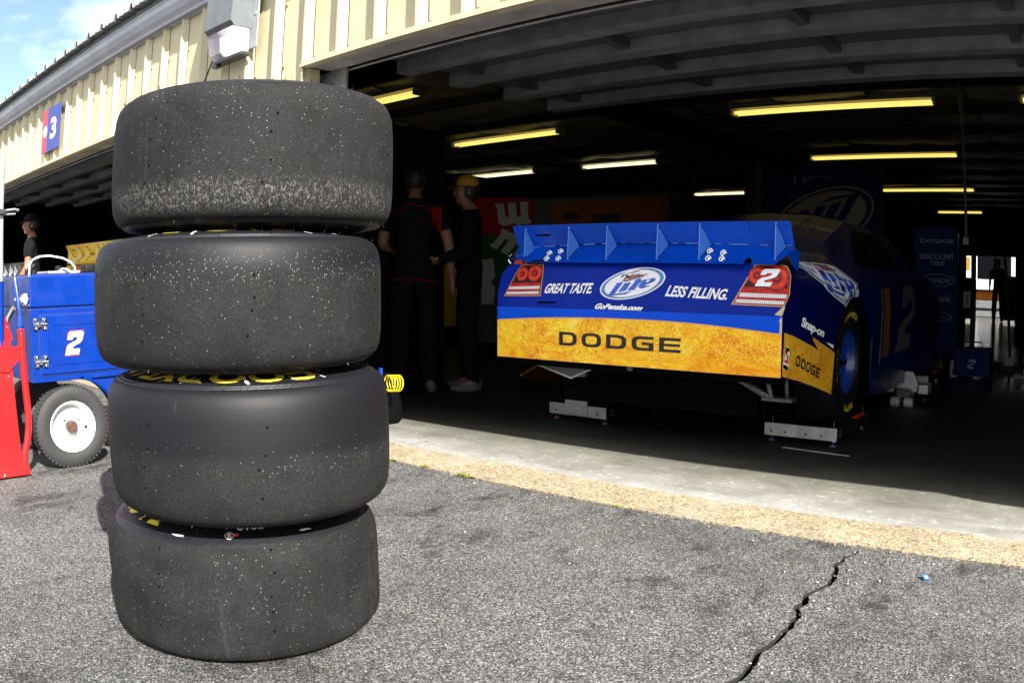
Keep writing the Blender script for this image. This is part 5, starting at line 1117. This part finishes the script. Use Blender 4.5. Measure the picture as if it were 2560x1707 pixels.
person((-4.36, 4.25, .002), R(44), 1.68, 'man seen from behind in a black shirt with orange side panels, bare right forearm hanging', 'blackcloth', 'blackcloth', {'l': ((-.25, .02, 1.15), (-.18, .24, 1.10)), 'r': ((.265, -.03, 1.14), (.285, .02, .88))}, ('blackcloth', None), stripe='redcloth', side_panel='redcloth', shoe='grey')
person((-4.16, 4.62, .002), R(138), 1.60, 'man in a yellow cap and black jacket facing left, beside the blue car', 'blackcloth', 'blackcloth', {'l': ((-.24, .04, 1.14), (-.16, .25, 1.08)), 'r': ((.235, .03, 1.14), (.15, .24, 1.06))}, ('gold', glyphs('18', .03)), side_panel=None, shoe='grey', sleeves=1.2)
person((-9.15, 2.88, .002), R(150), 1.62, 'man in a black cap and black shirt standing in profile behind the blue cart', 'blackcloth', 'blackcloth', {'l': ((-.25, .0, 1.15), (-.24, .13, .92)), 'r': ((.25, .0, 1.15), (.24, .13, .92))}, ('blackcloth', poly2(ell(.5, .5, .5, .5))), side_panel='redcloth', wide=False, head_turn=R(12), shoe='blackcloth')
person((-1.82, 20.6, .002), R(185), 1.50, 'man standing as a dark silhouette in the bright back doorway', 'blackcloth', 'blackcloth', DOWN, None, shoe='blackcloth')

# ================================================================== THINGS DEEP IN THE GARAGE
def interior():
    # aluminium floor jack seen end on
    x, y = -1.19, 5.92
    e = empty('floor_jack', (x, y, 0), 'small bright aluminium floor jack on the dark floor right of the race car', 'jack')
    m = MB(); m.prism([(-.075+x, .09), (.075+x, .09), (.085+x, .155), (.04+x, .235), (-.04+x, .235), (-.085+x, .155)], 'y', y+.02, y+.05); m.build('lifting_arm', M['alu'], e)
    m = MB(); m.box(x-.07, x+.07, y-.06, y+.55, .07, .10, 0, .006); m.box(x-.05, x+.05, y-.10, y-.06, .06, .125, 0, .006); m.build('chassis', M['iron'], e)
    for s in (-1, 1):
        m = MB(); m.lathe([(1e-3, -.032), (.034, -.032), (.036, -.02), (.036, .02), (.034, .032), (1e-3, .032)], 18, (x+s*.05, y-.13, .036), 'x'); m.build('roller', M['galv'], e, smooth=40)
        m = MB(); m.box(x+s*.13-.037, x+s*.13+.037, y-.01, y+.16, .085, .15, 0, .006); m.build('side_foot', M['alu'], e)
        m = MB(); m.lathe([(1e-3, -.014), (.03, -.014), (.03, .014), (1e-3, .014)], 14, (x+s*.135, y+.05, .034), 'x'); m.build('caster', M['black'], e, smooth=40)
    m = MB(); m.tube([(x-.09, y-.13, .036), (x+.09, y-.13, .036)], .008, 8); m.tube([(x-.07, y+.035, .12), (x+.07, y+.035, .12)], .009, 8); m.build('axle', M['chrome'], e)
    # tall blue cabinet with sponsor names
    x0, x1, y0, y1 = -1.63, -1.17, 8.3, 9.1
    e = empty('equipment_cabinet', (x0+.2, y0, 0), 'tall dark blue cabinet with five rows of pale sponsor names at the back right', 'cabinet')
    m = MB(); m.box(x0, x1, y0, y1, .12, 1.43, 0, .02); m.build('body', M['cab'], e)
    for s, z, h, w in (('DODGE', 1.262, .038, .78), ('DISCOUNT', 1.10, .055, .80), ('TIRE', 1.045, .04, .34), ('LENNOX', .872, .05, .62), ('Mazak', .69, .065, .68), ('freightliner', .530, .022, .6)):
        v, f = glyphs(s, .02 if s != 'freightliner' else 0); cx = (x0+x1)/2+.02; m = MB(); ww = (x1-x0)*w; m.add([(cx+(u-.5)*ww, y0-.001, z+h*q) for u, q in v], f); m.build('lettering', M['ctext'], e, fix=False)
    v, f = poly2(ell(0, 0, .165, .048), [ell(0, 0, .157, .041)]); m = MB(); m.add([((x0+x1)/2+.02+p[0], y0-.001, .542+p[1]) for p in v], f); m.build('oval_ring', M['ctext'], e, fix=False)
    v, f = poly2(ell(0, 0, .19, .062), [ell(0, 0, .183, .055)]); m = MB(); m.add([((x0+x1)/2+.02+p[0], y0-.001, .897+p[1]) for p in v], f); m.build('oval_ring', M['ctext'], e, fix=False)
    for xx in (x0+.1, x1-.1):
        m = MB(); m.lathe([(1e-3, -.03), (.06, -.03), (.06, .03), (1e-3, .03)], 18, (xx, y0+.1, .064), 'x'); m.build('caster', M['black'], e, smooth=40)
    m = MB(); m.tube([(x1+.012, y0+.02, .2), (x1+.012, y0+.02, 1.36)], .008, 6); m.build('edge_handle', M['chrome'], e)
    # low blue tool box with a number, card stand, jack handles
    e = empty('tool_box', (-.93, 8.0, 0), 'low dark blue box with a number 2 on the floor, right of the tall cabinet', 'box')
    m = MB(); m.prism([(-1.13, .02), (-.75, .02), (-.77, .27), (-1.11, .27)], 'y', 7.9, 8.3); m.build('body', M['cab'], e)
    v, f = poly2(TWO); m = MB(); m.add([(-.985+p[0]*.09, 7.898, .09+p[1]*.09) for p in v], f); m.build('race_number', M['ctext'], e, fix=False)
    m = MB(); m.tube([(-1.04, 8.05, .27), (-1.04, 8.05, .33), (-.86, 8.05, .33), (-.86, 8.05, .27)], .008, 6); m.build('handle', M['iron'], e)
    e = empty('card_stand', (-1.05, 8.6, 0), 'black stand with a pale card showing a 1, right of the tall cabinet', 'stand')
    m = MB(); m.tube([(-1.03, 8.62, .02), (-1.03, 8.62, 1.25)], .03, 8); m.lathe([(1e-3, 0), (.16, 0), (.16, .02), (1e-3, .03)], 18, (-1.03, 8.62, 0), 'z'); m.build('post', M['black'], e)
    m = MB(); m.box(-1.135, -1.055, 8.585, 8.592, .63, .80); cd_ = m.build('card', M['fwhite'], e); v, f = glyphs('1', .04); m = MB(); m.add([(-1.108+.026*u, 8.584, .665+.10*w) for u, w in v], f); m.build('numeral', M['ltext'], cd_, fix=False)
    for i, (xx, yy, dx, lab) in enumerate(((-.62, 8.9, -.10, 'slanting black jack handle before the bright back doorway'), (-.86, 9.2, .0, 'upright black handle before the left side of the bright back doorway'))):
        m = MB(); m.tube([(xx, yy, .03), (xx+dx, yy+.1, 1.16)], .017, 8); m.box(xx-.12, xx+.12, yy-.1, yy+.1, .003, .06); at(m.build('tall_jack', M['black']), lab, 'handle')
    # chrome stands to the right
    e = empty('chrome_stand', (-.42, 8.2, 0), 'thin chrome uprights with a pale foot at the far right of the floor', 'stand')
    m = MB(); m.tube([(-.43, 8.2, .02), (-.43, 8.2, .74)], .010, 8); m.tube([(-.37, 8.25, .02), (-.37, 8.25, .68)], .009, 8); m.build('upright', M['chrome'], e)
    m = MB(); m.box(-.52, -.36, 8.1, 8.3, .003, .045, 0, .005); m.build('base', M['fwhite'], e)
    m = MB(); m.box(-.63, -.53, 8.1, 8.14, .12, .2, 0, .008); m.build('gauge', M['fwhite'], e)
    # dark chests silhouetted against the doorway
    for x0, x1, h, lab in ((-3.4, -2.35, 1.02, 'low black chest across the left half of the bright back doorway'), (-1.62, -1.2, 1.08, 'narrow black chest under the right edge of the bright back doorway')):
        e = empty('tool_chest', ((x0+x1)/2, 19.5, 0), lab, 'chest', )
        m = MB(); m.box(x0, x1, 19.2, 19.9, .10, h, 0, .02); m.build('body', M['black'], e)
        for q in range(4): m = MB(); m.box(x0+.03, x1-.03, 19.185, 19.2, .16+q*.21, .34+q*.21, 0, .005); m.build('drawer', M['dark'], e)
    # blue bonnet with the oval logo, stored upside down on a long chest
    e = empty('bonnet_chest', (-3.0, 10.2, 0), 'long dark chest standing behind the nose of the race car', 'chest')
    m = MB(); m.box(-4.2, -2.3, 10.1, 10.8, .1, 1.18, 0, .02); m.build('body', M['black'], e)
    for q in range(4): m = MB(); m.box(-4.12, -2.38, 10.08, 10.1, .18+q*.24, .38+q*.24, 0, .006); m.build('drawer', M['cab'], e)
    e = empty('spare_bonnet', (-3.1, 10.0, 1.2), 'spare blue car bonnet with an upside down oval logo leaning behind the race car', 'bonnet')
    Tm = Matrix.Identity(4)
    m = MB(); nx, nz = 14, 10; v = []; f = []
    def hood(u, w): return (-3.95 + 1.60*u, 10.02 - .05*sin(pi*u) - .03*sin(pi*w), 1.19 + 1.05*w*(1 - .06*(2*u-1)**2))
    for i in range(nx+1):
        for j in range(nz+1): v.append(hood(i/nx, j/nz))
    for i in range(nx):
        for j in range(nz): a = i*(nz+1)+j; f.append((a, a+nz+1, a+nz+2, a+1))
    k = len(v); v += [(p[0], p[1]+.02, p[2]) for p in v]; f += [tuple(q+k for q in reversed(t)) for t in f]; m.add(v, f); m.build('panel', M['cab'], e, smooth=50, fix=False)
    def hmap(p): return (-2.46 - (p[0]-.1)/.76*1.39, 2.03 - (p[1]-.26)/.58*.82)
    def hplace(p, l): u = (p[0]+3.95)/1.60; w = min(1, max(0, (p[1]-1.19)/1.05)); return (p[0], hood(u, w)[1] - l, p[1])
    beer_logo(Matrix.Identity(4), e, hmap, hplace, .004, dict(lwhite='fwhite', lsky='cab', lblue='cab', ltan='dimgold', lbrown='ltext'))
    v, f = glyphs('Mobil 1', .02); decal(Matrix.Identity(4), e, 'lettering', 'fwhite', (v, f), lambda p: (-3.02 - .50*p[0], 2.16 - .095*p[1]), lambda p, l: (p[0], 9.962, p[1]))
    # graphic-covered cart of the next crew behind the two men
    e = empty('graphic_cart', (-5.0, 7.0, 0), 'long cart with a red panel, green panel and orange panel bearing big pale m letters', 'cart')
    m = MB(); m.box(-6.4, -3.75, 7.0, 7.9, .12, 1.69, 0, .02); m.build('body', M['black'], e)
    def pan(n, mt, pts, l=.004): v, f = poly2(pts); m = MB(); m.add([(p[0], 7.0-l, p[1]) for p in v], f); return m.build(n, M[mt], e, fix=False)
    pan('red_panel', 'fred', [(-6.2, 1.33), (-5.42, 1.30), (-5.36, 1.50), (-5.40, 1.70), (-6.2, 1.75)]); pan('green_panel', 'fgreen', [(-6.2, .86), (-5.2, .84), (-5.2, 1.30), (-6.2, 1.33)]); pan('orange_panel', 'forange', [(-5.10, 1.25), (-3.78, 1.22), (-3.78, 1.64), (-5.16, 1.63)]); pan('yellow_edge', 'gold', [(-6.22, .85), (-6.16, .85), (-6.16, 1.35), (-6.22, 1.35)])
    for x0, x1, z0, z1 in ((-4.98, -4.80, 1.45, 1.52), (-4.62, -4.30, 1.28, 1.49), (-4.98, -4.85, 1.28, 1.36)): pan('label_block', 'dark', [(x0, z0), (x1, z0), (x1, z1), (x0, z1)], .008)
    MM = [(0, 0), (.24, 0), (.26, .62), (.38, .62), (.36, 0), (.60, 0), (.62, .62), (.74, .62), (.72, 0), (1, 0), (1, .12), (.95, .14), (.97, .85), (.85, 1), (.62, .96), (.52, .90), (.38, 1), (.2, .93), (.18, 1), (-.02, .92), (0, .80), (.05, .78), (.03, .14), (-.02, .12)]
    pan('big_letter', 'fwhite', [(-5.45 - .46*a + .05*b, 1.665 - .25*b) for a, b in MM], .008)
    pan('big_letter', 'fwhite', [(-5.98 + .50*(a*.82 + b*.38), 1.10 + .36*(b*.55 - a*.50) + .10) for a, b in MM], .008)
    pan('big_letter', 'fwhite', [(-6.1, .55), (-5.93, .56), (-5.90, .75), (-5.97, .80), (-5.90, .86), (-5.93, 1.06), (-6.1, 1.05)], .008)
    # small orange ramp and dolly seen under the bumper
    e = empty('ramp', (-3.9, 6.0, 0), 'orange ramp on the floor seen below the left end of the bumper', 'ramp')
    m = MB(); m.prism([(5.5, .004), (6.6, .004), (6.6, .26), (6.4, .26)], 'x', -4.35, -3.75); m.build('wedge', M['forange'], e)
    m = MB(); m.tube([(-4.34, 5.48, .03), (-4.34, 6.4, .28)], .012, 8); m.build('side_rail', M['gold'], e)
    # hanging drop pole
    m = MB(); m.tube([(-.93, 7.2, 1.25), (-.93, 7.2, 2.70)], .014, 8); m.box(-.955, -.905, 7.175, 7.225, 1.2, 1.26); at(m.build('drop_pole', M['iron']), 'thin pole hanging from the ceiling in front of the yellow lights at right', 'pole')
    # black bag and yellow coiled hose beside the stack
    e = empty('equipment_bag', (-3.56, 3.25, 0), 'soft black bag standing on the floor behind the right side of the tyres', 'bag')
    m = MB()
    v = []; f = []; n = 14
    for j, (z, rx, ry) in enumerate(((.003, .10, .09), (.03, .125, .11), (.12, .12, .10), (.22, .10, .09), (.29, .075, .07), (.325, .04, .04), (.335, .005, .005))):
        for i in range(n): a = 2*pi*i/n; q = 1 + .12*noise.noise((cos(a)*2, sin(a)*2, z*9)); v.append((-3.625 + .7*rx*q*cos(a), 3.30 + .8*ry*q*sin(a), z*.9))
    for j in range(6):
        for i in range(n): f.append((j*n+i, j*n+(i+1) % n, (j+1)*n+(i+1) % n, (j+1)*n+i))
    m.add(v, f); m.build('body', M['bag'], e, smooth=60)
    m = MB(); m.box(-3.56, -3.535, 3.17, 3.19, .29, .345, 0, .005); m.build('blue_tag', M['rimblue'], e)
    e = empty('coiled_hose', (-3.46, 3.2, .25), 'bright yellow coiled air hose hanging on the black bag', 'hose')
    pts = []
    for i in range(100):
        t = i/99; a = 2*pi*4.5*t; pts.append((-3.475 + .040*cos(a) + .045*t, 3.17 + .05*t, .262 + .046*sin(a)))
    m = MB(); m.tube(pts, .0034, 7); m.build('coil', M['hose'], e, smooth=60)
    m = MB(); m.tube([(-3.50, 3.175, .235), (-3.495, 3.16, .17), (-3.50, 3.165, .10)], .005, 6); m.build('tail_end', M['hose'], e, smooth=60)
    # weeds in the joint, bottle cap
    for i, (x, y, s, lab) in enumerate(((-2.376, 2.612, 1., 'largest yellow green weed in the joint between asphalt and concrete'), (-2.64, 2.625, .7, 'flat green weed tuft in the concrete joint, nearest the tyres'), (-1.60, 2.608, .45, 'tiny green sprig in the concrete joint, furthest right of the weeds'), (-2.84, 2.62, .5, 'small weed in the joint touching the outline of the tyres'))):
        r = random.Random(i); m = MB()
        for k in range(int(46*s)+8):
            a = r.uniform(0, 2*pi); l = s*r.uniform(.015, .05); hgt = s*r.uniform(.004, .018); bx, by = x + r.gauss(0, .022*s), y + r.gauss(0, .006*s); w = .0022
            c, q = cos(a), sin(a); m.add([(bx-q*w, by+c*w, .001), (bx+q*w, by-c*w, .001), (bx+c*l*.6+q*w, by+q*l*.35-c*w, hgt), (bx+c*l, by+q*l*.5, hgt*.7), (bx+c*l*.6-q*w, by+q*l*.35+c*w, hgt)], [(0, 1, 2, 4), (4, 2, 3)])
        at(m.build('weed', M['weed'], fix=False), lab, 'weed', 'weeds in the concrete joint')
    e = empty('plastic_clip', (-.362, 2.391, 0), 'tiny blue plastic clip lying on the asphalt right of the crack', 'clip')
    Mx = Matrix.Translation((-.362, 2.391, .002)) @ Matrix.Rotation(R(35), 4, 'Z')
    m = MB(Mx); m.box(-.010, .010, -.012, .012, 0, .006, 0, .001); m.box(-.012, .012, .006, .012, .006, .010, 0, .001); m.build('body', M['teal'], e)
    m = MB(Mx); m.box(-.004, .005, -.008, .004, .006, .008); m.build('label_patch', M['white'], e)
    # sunlit truck beyond the back doorway
    e = empty('truck', (-2.4, 30, 0), 'white and dark truck standing in sunlight beyond the back doorway', 'truck')
    m = MB(); m.box(-5.2, -.9, 29.0, 32, .7, 1.05, 0, .03); m.build('sill', M['white'], e); m = MB(); m.box(-3.3, -2.15, 29.02, 32, 1.05, 2.6, 0, .03); m.build('window', M['glass'], e)
    m = MB(); m.box(-2.1, -.9, 29.0, 32, 1.05, 2.7, 0, .03); m.box(-5.2, -3.35, 29.0, 32, 1.05, 2.7, 0, .03); m.build('cab', M['white'], e)
    m = MB(); m.box(-5.2, -.9, 29.05, 32, .35, .69, 0, .03); m.build('chassis', M['forange'], e)
    v, f = glyphs('M', .05); m = MB(); m.add([(-4.1+.5*u, 28.99, 1.35+.45*w) for u, w in v], f); m.build('lettering', M['gold'], e, fix=False)
    for xx in (-4.3, -1.7):
        m = MB(); m.lathe([(1e-3, -.15), (.38, -.15), (.42, -.08), (.42, .08), (.38, .15), (1e-3, .15)], 24, (xx, 29.2, .42), 'y'); m.build('wheel', M['tyreb'], e, smooth=40)
interior()

def loose_grit():
    r = random.Random(12); m = MB()
    for k in range(420):
        if k < 260: x = r.uniform(-3.0, 0.2); y = 2.60 + r.gauss(0, .05)
        elif k < 330: y = r.uniform(1.3, 2.55); x = -.63 + r.gauss(0, .05)
        else: x = r.uniform(-2.6, .1); y = r.uniform(.7, 2.6)
        if (x+1.76)**2 + (y-1.09)**2 < .40**2: continue
        q = r.uniform(.0015, .0042); M0 = m.M; m.M = Matrix.Translation((x, y, q*.5+.002)) @ Matrix.Rotation(r.uniform(0, 6), 4, 'Z') @ Matrix.Rotation(r.uniform(0, .6), 4, 'X')
        n0 = len(m.v); m.box(-q, q, -q*.7, q*.7, -q*.5, q*.5, r.choice((0, 0, 1, 2)), q*.45); m.M = M0
    struct(m.build('loose_grit', [M['grit1'], M['grit2'], M['grit3']], None), 'stuff')
M['grit1'] = mat('grit_pale', (.34, .32, .28), .9); M['grit2'] = mat('grit_dark', (.02, .02, .02), .9); M['grit3'] = mat('grit_tan', (.24, .17, .10), .9)
loose_grit()
